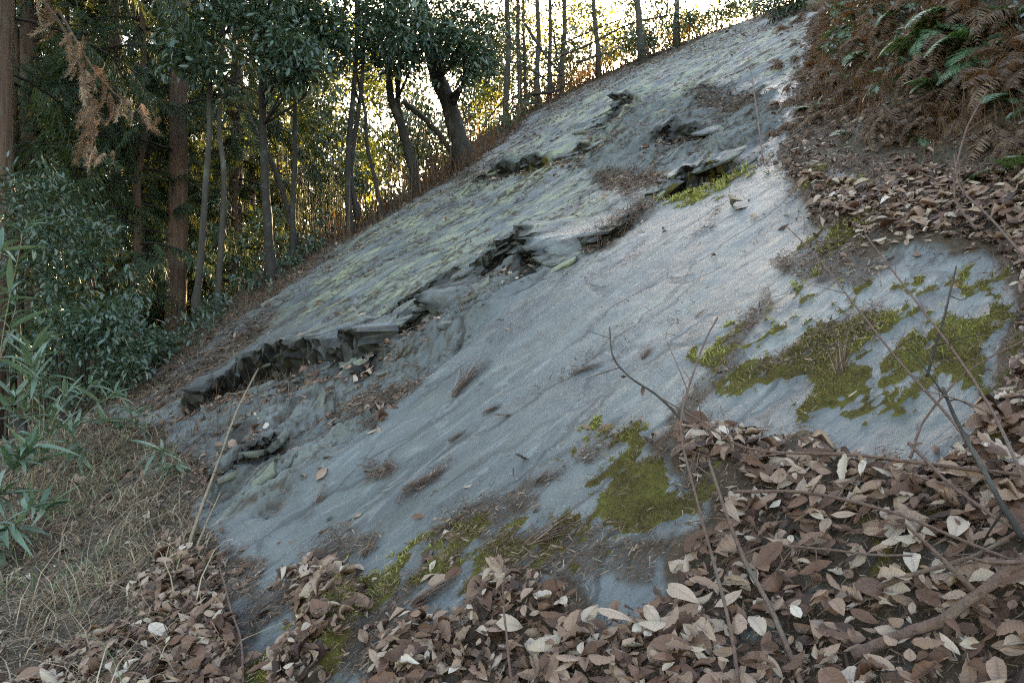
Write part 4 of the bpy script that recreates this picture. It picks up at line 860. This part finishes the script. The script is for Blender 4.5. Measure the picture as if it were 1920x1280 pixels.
# the wood farther back, read as one mass
def clump_volume(n, xr, yr, zf):
    x = rng.uniform(*xr, n); y = rng.uniform(*yr, n); z = zf(x, y, rng.random(n)); return np.stack([x, y, z], -1)
C1 = clump_volume(3600, (-46, -7.5), (24, 46), lambda x, y, r: .3 + 17 * r ** .9)
C2 = clump_volume(1500, (-10, 1.5), (24, 42), lambda x, y, r: -.5 + np.clip(1.2 + (y - 10) * .16, 2, 6.5) * r)
C5 = clump_volume(1500, (-24, -6.5), (-14, 5), lambda x, y, r: 1.5 + 11 * r)
C5 = C5[(C5[:, 0] < -7.5 - .0 * C5[:, 1]) & ((C5[:, 1] < 0) | (C5[:, 0] < -1.1 * C5[:, 1] - 3))]
C7 = clump_volume(1100, (-17, -6.0), (15, 24), lambda x, y, r: .2 + 8.5 * r)
C7 = C7[C7[:, 0] < -.30 * C7[:, 1] - .6]
C6 = clump_volume(2300, (-13, -2.0), (26, 33), lambda x, y, r: -.5 + 9.5 * r)
C4 = clump_volume(500, (-9, -3.2), (15, 22), lambda x, y, r: .2 + 2.6 * r)
C3 = clump_volume(900, (-26, -8), (14, 24), lambda x, y, r: .2 + 3.0 * r)
C = np.vstack([C1, C2, C3, C4, C5, C6, C7]); C = C[fbm(C[:, 0] * .25, C[:, 2] * .3 + C[:, 1] * .2, 2, 171) > -.28]
a, f, tt, _ = foliage([(c, (.3, .3, .3), 1) for c in C], 12, .34, .9, .5, (.45, .3), 1.1)
tag(link('forest', mesh_np('forest', a, f, M_CEDAR, {'tone': tt})), 'dense dark forest filling the distance', 'forest', kind='stuff')

N = 1900; q = rng.random(N) * 5.999 + 5; i_ = q.astype(int); pp = EDGE[i_] * (1 - (q - i_))[:, None] + EDGE[i_ + 1] * (q - i_)[:, None] + nv * rng.uniform(.1, 1.8, N)[:, None]
a, f, tt = blades(pp[:, 0], pp[:, 1], rng.uniform(.3, 1.3, N) * rng.uniform(.5, 1, N), rng.uniform(.008, .020, N), rng.beta(1.5, 2.5, N), rng.uniform(.05, .75, N)); tag(link('ridge_brush', mesh_np('ridge_brush', a, f, M_RUST, {'tone': tt})), 'tangle of thin bare stems along the ridge crest', 'brush', kind='stuff')
# ------------------------------------------------------------------ brush heap, fallen poles on the ridge
def stick(name, label, pts, r, mat=M_TWIG, cat='branch', group=None, n=16, sides=6, twigs=0, leaves=0):
    P = curve(np.array(pts), n); base = P[0].copy(); rr = np.linspace(r[0], r[1], n)
    P = P + np.cumsum(rng.normal(0, rr.mean() * .25, (n, 3)), 0) * .5
    t = empty(name, base); tb = tube(P - base, rr, sides, .12); link('stem', mesh_np('stem', tb[0], tb[1], mat, {'tone': tb[2]}), t)
    for q in range(twigs):
        j = rng.integers(n // 4, n - 2); ln = rng.uniform(.06, .22) * (1 + r[0] * 10); dr = nrm(P[min(j + 2, n - 1)] - P[j] + rng.normal(size=3) * .35 * np.linalg.norm(P[min(j + 2, n - 1)] - P[j]) * 3)
        tb = tube(curve([P[j] - base, P[j] - base + dr * ln * .5 + rng.normal(size=3) * .01, P[j] - base + dr * ln], 6), np.linspace(rr[j] * .6, rr[j] * .25, 6), 4); link('twig', mesh_np('twig', tb[0], tb[1], mat, {'tone': tb[2]}), t)
    for q in range(leaves):
        j = rng.integers(n // 3, n); o = link('leaf', BIG[rng.integers(0, 14)], t); o.location = P[j] - base + np.array([0, 0, -.02]); s_ = rng.uniform(.03, .05); o.scale = (s_,) * 3; o.rotation_euler = rng.random(3) * 6
    return tag(t, label, cat, group)
heap = [([(985, 45), (1020, 100), (1058, 150)], 5, 'long fallen pole slanting down onto the brush heap'), ([(930, 240), (960, 190), (1000, 150), (1055, 140)], 3.5, 'curved bare branch arching from the brush heap to the left'), ([(905, 238), (940, 195), (985, 180), (1060, 168)], 3, 'low bent branch reaching left out of the brush heap'),
        ([(1040, 165), (1010, 140), (970, 120), (930, 105)], 3, 'bare branch pointing left above the low bent one'), ([(1060, 160), (1045, 110), (1040, 60)], 3, 'upright bare branch in the brush heap'), ([(1050, 105), (1100, 85), (1180, 45), (1250, 28)], 3.5, 'long thin pole lying along the upper ridge'), ([(1050, 85), (1100, 62), (1180, 30)], 3, 'upper thin pole parallel to the long one on the ridge'),
        ([(1080, 118), (1140, 98)], 4, 'short dark pole end right of the brush heap'), ([(1000, 175), (1040, 172), (1075, 150)], 4, 'thick short log in the brush heap'), ([(960, 205), (1000, 178), (1070, 176)], 3, 'grey stick along the foot of the brush heap')]
for pth, w, lab in heap:
    d = 16.6; stick('fallen_branch', lab, [dep(u, v, d + rng.normal() * .15) for u, v in pth], (w * d / FPX / 2 * 1.3, w * d / FPX / 2 * .7), M_BARK, 'branch', 'branches on the ridge', twigs=5)
stick('fallen_branch', 'pale dead branch sloping behind the forked tree', [dep(755, 190, 13), dep(800, 228, 12.9), dep(830, 262, 12.8), dep(852, 292, 12.7)], (.045, .05), M_BARKP, twigs=2)
stick('fallen_branch', 'thin leaning stem crossing behind the straight dark tree', [dep(560, 470, 11), dep(520, 330, 11.2), dep(470, 230, 11.4), dep(440, 160, 11.5)], (.045, .03), M_BARK, twigs=2)

# ------------------------------------------------------------------ ferns on the bank
def frond_mesh(name, mat, L=.5, pairs=20, droop=.5, wmax=.15, tone=.6, curl=0.0):
    tt = np.linspace(0, 1, 14)[:, None]; spine = np.hstack([0 * tt, L * tt * (1 - .25 * tt * droop), L * (.55 * tt - droop * 1.0 * tt ** 2)])
    parts = [tube(spine, np.linspace(.0028, .0008, 14), 4)]; Ps = []; Ax = []; S = []; Up = []
    for i in range(pairs):
        f = .12 + .86 * i / (pairs - 1); j = min(int(f * 13), 12); p = spine[j] + (spine[j + 1] - spine[j]) * (f * 13 - j); tn = nrm(spine[j + 1] - spine[j]); up_ = nrm(np.cross(np.array([1.0, 0, 0]), tn))
        w = wmax * math.sin(math.pi * min(f * .9 + .08, 1)) ** .7 * (1.15 - f * .5)
        for sg in (-1, 1):
            Ps.append(p); Ax.append(nrm(np.array([sg, 0, 0]) * 1.0 + tn * .45 - up_ * (.15 + curl * rng.random()) + rng.normal(size=3) * .05)); S.append(w); Up.append(up_)
    T = np.array([(0, 0, 0), (.075, .15, .01), (.06, .6, 0), (0, 1, -.05), (-.06, .6, 0), (-.075, .15, .01)], float)
    R = frames(np.array(Ax), np.array(Up)); S = np.array(S); a, f, t_, _ = scatter(T, LF6, R, np.stack([np.maximum(S, .07) * .95, S, S], -1), np.array(Ps), np.clip(rng.normal(tone, .18, len(S)), 0, 1))
    V_, F_, T_ = join(parts + [(a, f, t_)]); return mesh_np(name, V_, F_, mat, {'tone': T_})
FR_G = [frond_mesh('frond', M_FERN, .5, 30, .5 + .12 * i, .13 + .01 * i, .45 + .15 * i) for i in range(4)]
FR_D = [frond_mesh('frond', M_RUST, .45, 26, .8 + .2 * i, .12, .4 + .2 * i, .9) for i in range(3)]
def fern(label, u, v, nf, scale, dead=0, group=None, aim=None, lift=0.0):
    p = hit(u, v) + np.array([0, 0, lift]); t = empty('fern', p)
    for i in range(nf):
        o = link('frond', (FR_D[rng.integers(0, 3)] if i < dead else FR_G[rng.integers(0, 4)]), t)
        h = rng.random() * 6.28 if aim is None else aim + rng.normal() * .9
        o.rotation_euler = (rng.normal() * .25 - .05, rng.normal() * .2, h); s_ = scale * rng.uniform(.5, 1.0) * (.85 if dead >= nf else .9); o.scale = (s_,) * 3
    return tag(t, label, 'fern', group)
LEFT_ = 2.2                                          # heading of fronds arching down towards the slab
for u, v, nf, sc_, dd_, lab in [(1725, 95, 5, 1.05, 0, 'pale blue-green fern arching down from the middle of the bank'), (1840, 90, 6, 1.1, 0, 'large pale fern hanging at the upper bank, right of the middle one'), (1545, 105, 6, .9, 1, 'green fern at the slab-side corner of the bank'), (1530, 205, 4, .6, 1, 'small fern low on the bank beside the slab'),
                              (1600, 60, 6, .9, 2, 'bushy green fern on the upper bank near the slab'), (1665, 150, 5, .85, 2, 'fern with withered fronds above the dark hollow'), (1690, 30, 5, .9, 3, 'half withered fern at the top of the bank'), (1770, 170, 4, .8, 1, 'fern drooping over the hollow below the large pale one'),
                              (1890, 200, 5, .9, 2, 'fern at the right border of the bank'), (1790, 25, 6, 1.0, 4, 'mostly withered fern on top of the bank'), (1905, 40, 5, 1.0, 3, 'fern in the upper right corner of the view'), (1905, 330, 4, .7, 0, 'bright fern fronds at the right border below the bank'),
                              (1630, 110, 6, .8, 0, 'dark green fern between the bushy one and the hollow'), (1755, 70, 6, .9, 0, 'glossy fern below the mostly withered one'), (1860, 130, 6, .9, 0, 'glossy fern beside the large pale one'), (1580, 20, 6, .8, 0, 'green fern where the bank meets the ridge'), (1600, 250, 3, .5, 1, 'little fern at the foot of the bank above the leaf drift'), (1730, 265, 3, .5, 0, 'single-tufted fern at the foot of the bank, farther right'), (1005, 312, 4, .28, 0, 'tiny green fern in the crack of the upper slab')]:
    fern(lab, u, v, nf, sc_, dd_, 'ferns on the bank' if u > 1100 else None, LEFT_ if u > 1100 else None)
G5 = 'withered ferns on the bank'
for u, v, nf, sc_ in [(1650, 70, 7, 1.0), (1580, 150, 6, .8), (1760, 110, 6, .9), (1850, 150, 7, 1.0), (1700, 210, 6, .8), (1620, 190, 6, .7), (1880, 90, 7, 1.0), (1560, 40, 6, .8), (1820, 225, 5, .8), (1740, 60, 7, 1.0), (1520, 70, 5, .7), (1510, 150, 5, .6), (1505, 40, 5, .9), (1498, 110, 5, .8), (1492, 185, 5, .7), (1488, 235, 5, .6), (1530, 20, 6, .9), (1535, 120, 6, .8), (1530, 180, 5, .8), (1600, 110, 6, .8), (1640, 20, 7, 1), (1700, 120, 6, .9), (1800, 180, 6, .8), (1890, 250, 6, .8), (1545, 220, 5, .6), (1660, 240, 5, .6), (1760, 230, 6, .7), (1840, 30, 7, 1.0), (1920, 130, 7, 1.0)]:
    for du, dv in ((0, 0), (28, 22), (-26, 14)): fern('withered rust-brown fern hanging among the green ones on the bank', u + du, max(v + dv, 4), nf, sc_, nf, G5, LEFT_)
N = 2200; x = rng.uniform(2.0, 4.6, N); y = rng.uniform(3.6, 11, N); m = -sdist(BANK, x, y)[0] > .25; x, y = x[m], y[m]; g_ = ground_z(x, y)
a, f, tt, _ = foliage([(np.array([i, j, k_ + .08]), (.08, .08, .06), 1) for i, j, k_ in zip(x, y, g_)], 6, .075, .10, .3, (.5, .25)); tag(link('bank_undergrowth', mesh_np('bank_undergrowth', a, f, M_EVER, {'tone': tt})), 'small glossy plants creeping over the bank', 'plants', kind='stuff')

N = 30000; x = rng.uniform(1.9, 4.8, N); y = rng.uniform(3.0, 12, N); m = -sdist(BANK, x, y)[0] > .15; x, y = x[m], y[m]; n = len(x)
a, f, tt = blades(x, y, rng.uniform(.15, .5, n), rng.uniform(.003, .008, n), rng.beta(1.3, 1.8, n), rng.uniform(.3, .95, n)); tag(link('brush', mesh_np('brush', a, f, M_RUST, {'tone': tt})), 'tangled thin dry stems over the bank', 'brush', kind='stuff')
# ------------------------------------------------------------------ dwarf bamboo
def blade_mesh(i):
    n = 9; t = np.linspace(0, 1, n); w = .064 * np.sin(math.pi * t ** .75) ** .8 + .002; be = (.25, .5, .8, .1)[i % 4]; V = []
    for a, ww in zip(t, w):
        c = np.array([0, a * (1 - .15 * be * a), .18 * a - be * a * a]); V += [c + np.array([-ww, 0, ww * .35]), c, c + np.array([ww, 0, ww * .35])]
    F = [(3 * k + j, 3 * k + j + 1, 3 * k + j + 4, 3 * k + j + 3) for k in range(n - 1) for j in (0, 1)]
    return mesh_np('leaf', np.array(V), np.array(F), M_BAMBOO, {'tone': np.full(len(V), .2 + .2 * i)})
BL = [blade_mesh(i) for i in range(4)]
def bamboo(label, root, d0, fans):
    """root pixel column at depth d0; fans: (u, v, depth, leaves, leaf length)"""
    base = drop_to(root, d0); t = empty('bamboo_grass', base)
    for u, v, d, nl, ll in [(u_ + du, v_ + dv, d_, n_, l_) for u_, v_, d_, n_, l_ in fans for du, dv in ((0, 0), (rng.normal() * 30, rng.normal() * 24))]:
        nl = int(nl * 1.7)
        e = dep(u, v, d) - base; pts = curve([np.array([rng.normal() * .03, rng.normal() * .03, -.05]), e * .55 + np.array([rng.normal() * .04, 0, .05]), e], 10); tb = tube(pts, np.linspace(.0045, .002, 10), 5); cu = link('culm', mesh_np('culm', tb[0], tb[1], M_STALK, {'tone': tb[2]}), t)
        tip = nrm(pts[-1] - pts[-3])
        for i in range(nl):
            o = link('leaf', BL[rng.integers(0, 4)], cu); h = 2 * math.pi * i / nl + rng.normal() * .4; q = pts[-1 - (i % 3)]; o.location = q
            ax = nrm(np.array([math.cos(h), math.sin(h) * .8, .15 + rng.normal() * .3]) + tip * .6); R_ = frames(ax[None], (np.array([0, 0, 1.0]) + rng.normal(size=3) * .3)[None])[0]; s_ = ll * rng.uniform(.7, 1.2)
            o.matrix_basis = Matrix([[*(R_[r] * s_), q[r]] for r in range(3)] + [[0, 0, 0, 1]])
    return tag(t, label, 'bamboo', 'dwarf bamboo at the left')
bamboo('tallest dwarf bamboo rising at the left border', -40, 4.2, [(2, 470, 4.0, 6, .20), (-10, 560, 4.1, 5, .2)])
bamboo('leafy dwarf bamboo in front of the dark shrubs', 60, 5.0, [(60, 690, 4.9, 8, .24), (120, 740, 4.9, 7, .22), (40, 760, 4.9, 7, .22), (90, 800, 5.0, 6, .22)])
bamboo('dwarf bamboo with long leaves at the left border, halfway down', 20, 4.6, [(30, 870, 4.5, 9, .24), (80, 850, 4.6, 7, .22), (-10, 930, 4.5, 7, .24)])
bamboo('lowest dwarf bamboo tuft at the left border', 10, 4.1, [(25, 990, 4.0, 8, .22), (60, 950, 4.2, 6, .22), (0, 1030, 4.0, 6, .2)])
bamboo('dwarf bamboo sprig leaning right towards the slab corner', 190, 5.4, [(200, 790, 5.3, 6, .20), (255, 800, 5.3, 5, .18), (150, 840, 5.3, 6, .2)])
bamboo('small lone dwarf bamboo sprig beside the slab foot', 310, 4.6, [(330, 875, 4.4, 8, .16), (345, 890, 4.4, 5, .14)])
bamboo('thin dwarf bamboo behind the leafy one', 110, 5.8, [(130, 830, 5.7, 6, .2), (60, 820, 5.6, 7, .22), (170, 720, 5.8, 5, .2)])

# ------------------------------------------------------------------ twigs and stems in the foreground
def twig(label, pxs, w, f0=.93, f1=.86, mat=M_TWIG, tw=2, lv=0, cat='twig', name='twig_stem', n=22):
    k = len(pxs); pts = []
    for i, (u, v) in enumerate(pxs):
        d = hit(u, v)[1] * (f0 + (f1 - f0) * i / (k - 1)); pts.append((u, v, d))
    pts = [dep(*p) for p in pts]; d = pts[0][1]; r = w * d / FPX / 2 * (1.4 if w < 12 else 1.05)
    return stick(name, label, pts, (r, r * .65), mat, cat, None, n, 6, tw, lv)
twig('thick fallen branch lying on leaves in the lower right corner', [(1600, 1228), (1680, 1192), (1760, 1166), (1830, 1116), (1900, 1062), (1990, 1030)], 24, .97, .92, M_TWIG, 4, 0, 'branch', 'fallen_branch', 26)
twig('dark drooping-topped stem standing at the moss patch edge', [(1388, 1300), (1370, 1180), (1340, 1060), (1305, 930), (1276, 800), (1298, 705), (1322, 640), (1345, 595)], 6, .97, .80, M_TWIG, 3, 4)
twig('brown stem slanting from the moss to the bottom border', [(1510, 1300), (1450, 1150), (1400, 1055), (1362, 960), (1330, 860)], 9, .97, .90, M_TWIG, 4)
twig('thin black twig hooked over the smooth slab', [(1290, 800), (1235, 742), (1182, 706), (1150, 665), (1143, 612)], 4, .97, .92, M_BARK, 2, 2)
twig('long straight pale twig crossing the right moss patch', [(1850, 880), (1780, 782), (1690, 682), (1610, 582), (1540, 492), (1475, 425)], 5, .90, .93, M_TWIG, 3)
twig('second long twig, nearer the right border', [(1935, 930), (1860, 772), (1790, 662), (1700, 542), (1622, 440)], 6, .88, .93, M_TWIG, 4)
twig('long twig lying across the leaf drift at mid height', [(1960, 896), (1760, 872), (1600, 852), (1410, 842), (1320, 792), (1240, 745)], 6, .92, .95, M_TWIG, 4)
twig('arched twig over the leaf drift below the slab gap', [(1390, 1042), (1440, 1024), (1540, 1030), (1640, 1042), (1710, 1044)], 4, .95, .95, M_TWIG, 2)
twig('long bowed twig running down to the thick branch', [(1375, 922), (1481, 923), (1576, 937), (1683, 966), (1792, 1011), (1895, 1052)], 5, .94, .92, M_TWIG, 3)
twig('forked twig slanting into the right border', [(1704, 830), (1764, 894), (1842, 957), (1930, 1010)], 5, .94, .90, M_TWIG, 4)
twig('stout dark stem at the right border', [(1920, 1010), (1890, 960), (1856, 900), (1800, 800), (1770, 730)], 9, .90, .86, M_BARK, 3)
twig('smooth curved root-like twig above the thick branch', [(1637, 1104), (1693, 1081), (1771, 1060), (1842, 1032), (1940, 975)], 7, .96, .92, M_TWIG, 2)
twig('upright thin dark stem in the right moss patch', [(1739, 705), (1757, 640), (1772, 590), (1793, 500)], 4, .97, .90, M_BARK, 2, 2)
twig('curved twig from the right border over the moss', [(1707, 858), (1729, 796), (1768, 746), (1824, 692), (1930, 636)], 4, .94, .90, M_TWIG, 3)
twig('thin dark upright stem in the lower left leaf drift', [(276, 1148), (283, 1007), (301, 947), (354, 883)], 4, .97, .93, M_BARK, 2)
twig('pale straw leaning against the foot of the slab', [(350, 1034), (375, 957), (414, 851), (446, 765), (485, 690)], 5, .97, .95, M_STALK, 1)
twig('short pale straw beside the leaning one', [(365, 1034), (390, 975), (412, 925)], 3, .97, .95, M_STALK, 0)
twig('thin twig rising from the lower left moss', [(456, 1290), (452, 1202), (432, 1138), (411, 1057)], 4, .96, .90, M_TWIG, 1)
twig('thin upright twig at the bottom middle leaf pile', [(960, 1290), (948, 1180), (940, 1095)], 4, .96, .90, M_TWIG, 1)
twig('thin twig stuck in the rubble below the long ledge', [(628, 775), (627, 720)], 3, .97, .95, M_BARK, 0)
twig('pale stick in the lower left leaf drift', [(280, 1210), (310, 1180), (330, 1160)], 9, .97, .97, M_BARKP, 1)
twig('bare stem arching over the bank litter', [(1830, 430), (1790, 360), (1810, 250), (1850, 170)], 4, .95, .85, M_TWIG, 4)
twig('thin stem beside the upper slab border', [(1430, 300), (1415, 180), (1400, 90)], 3, .97, .9, M_TWIG, 2)
twig('bowed stem over the right leaf drift', [(1920, 480), (1850, 400), (1800, 350), (1790, 290)], 4, .93, .88, M_TWIG, 4)

# shed cedar twigs: bundles of dark strands
def bundle_mesh(seed, n=34):
    r = np.random.default_rng(seed); V = []; F = []; T = []
    for i in range(n):
        o = len(V); h = r.normal() * .22; st_ = np.array([r.normal() * .06, -.5 + abs(r.normal()) * .25, .02 + abs(r.normal()) * .05]); L = r.uniform(.45, 1.0); cv = r.normal() * .35; tn = r.beta(1.5, 3)
        for q in np.linspace(0, 1, 5):
            c = st_ + np.array([math.sin(h) * L * q + cv * q * q * .3, math.cos(h) * L * q, .14 * q * (1 - q) + r.normal() * .012]); w = .013 * (1 - .7 * q); V += [c - np.array([w, 0, 0]), c + np.array([w, 0, .006])]; T += [tn, tn]
        F += [(o + 2 * k, o + 2 * k + 1, o + 2 * k + 3, o + 2 * k + 2) for k in range(4)]
    return mesh_np('shed_cedar_twig', np.array(V), np.array(F), M_NEEDLE, {'tone': np.array(T)})
BUN = [bundle_mesh(i) for i in range(6)]
for i, (u, v, w, lab) in enumerate([(845, 985, 60, 'shed cedar twig on the needle mat at the lower middle of the slab'), (820, 1112, 95, 'dark shed cedar twig above the bottom middle leaf pile'), (1305, 890, 90, 'dark shed cedar twig at the top of the foreground leaf drift'), (1480, 1060, 120, 'large dark shed cedar twig in the middle of the leaf drift'),
        (690, 1040, 70, 'brown shed cedar twig at the end of the lower left needle mat'), (1015, 905, 80, 'shed cedar twig with a hooked end on the lower slab'), (1100, 695, 60, 'curled shed cedar twig in the middle of the slab'), (925, 770, 45, 'small shed cedar twig on the slab, upper of two parallel'), (950, 782, 45, 'small shed cedar twig on the slab, lower of two parallel'), (985, 865, 50, 'little shed cedar twig above the hooked one'),
        (880, 715, 110, 'long shred of bark and moss lying up the slab'), (1315, 590, 30, 'oval scrap of dry twig on the bright slab'), (725, 880, 50, 'reddish shed cedar twig on the left lower slab'), (800, 905, 90, 'mossy shed twig mat left of the slab centre'), (860, 820, 45, 'short mossy scrap on the slab centre'),
        (1040, 1003, 100, 'thick bark shred at the lower moss margin'), (1580, 690, 80, 'shed cedar twig on the right moss patch'), (1450, 850, 60, 'crumpled dark twig tuft on the leaf drift edge'), (560, 1105, 90, 'brown shed twig mat above the bottom left pile'), (760, 660, 60, 'shed twigs caught under the ledge'), (1215, 665, 40, 'tiny dark scrap on the bright slab below the oval one'), (600, 940, 60, 'shed twig on the left rubble')]):
    p = hit(u, v); o = link('shed_cedar_twig', BUN[i % 6]); sz = w * p[1] / FPX * 1.15; R_ = frames((LD3 + rng.normal(size=3) * .28)[None], UP3[None])[0]; p = p + UP3 * .006
    o.matrix_world = Matrix([[*(R_[r] * np.array([sz * rng.uniform(.6, 1.1), sz, sz * .6])), p[r]] for r in range(3)] + [[0, 0, 0, 1]]); tag(o, lab, 'twig', 'shed cedar twigs on the slab')
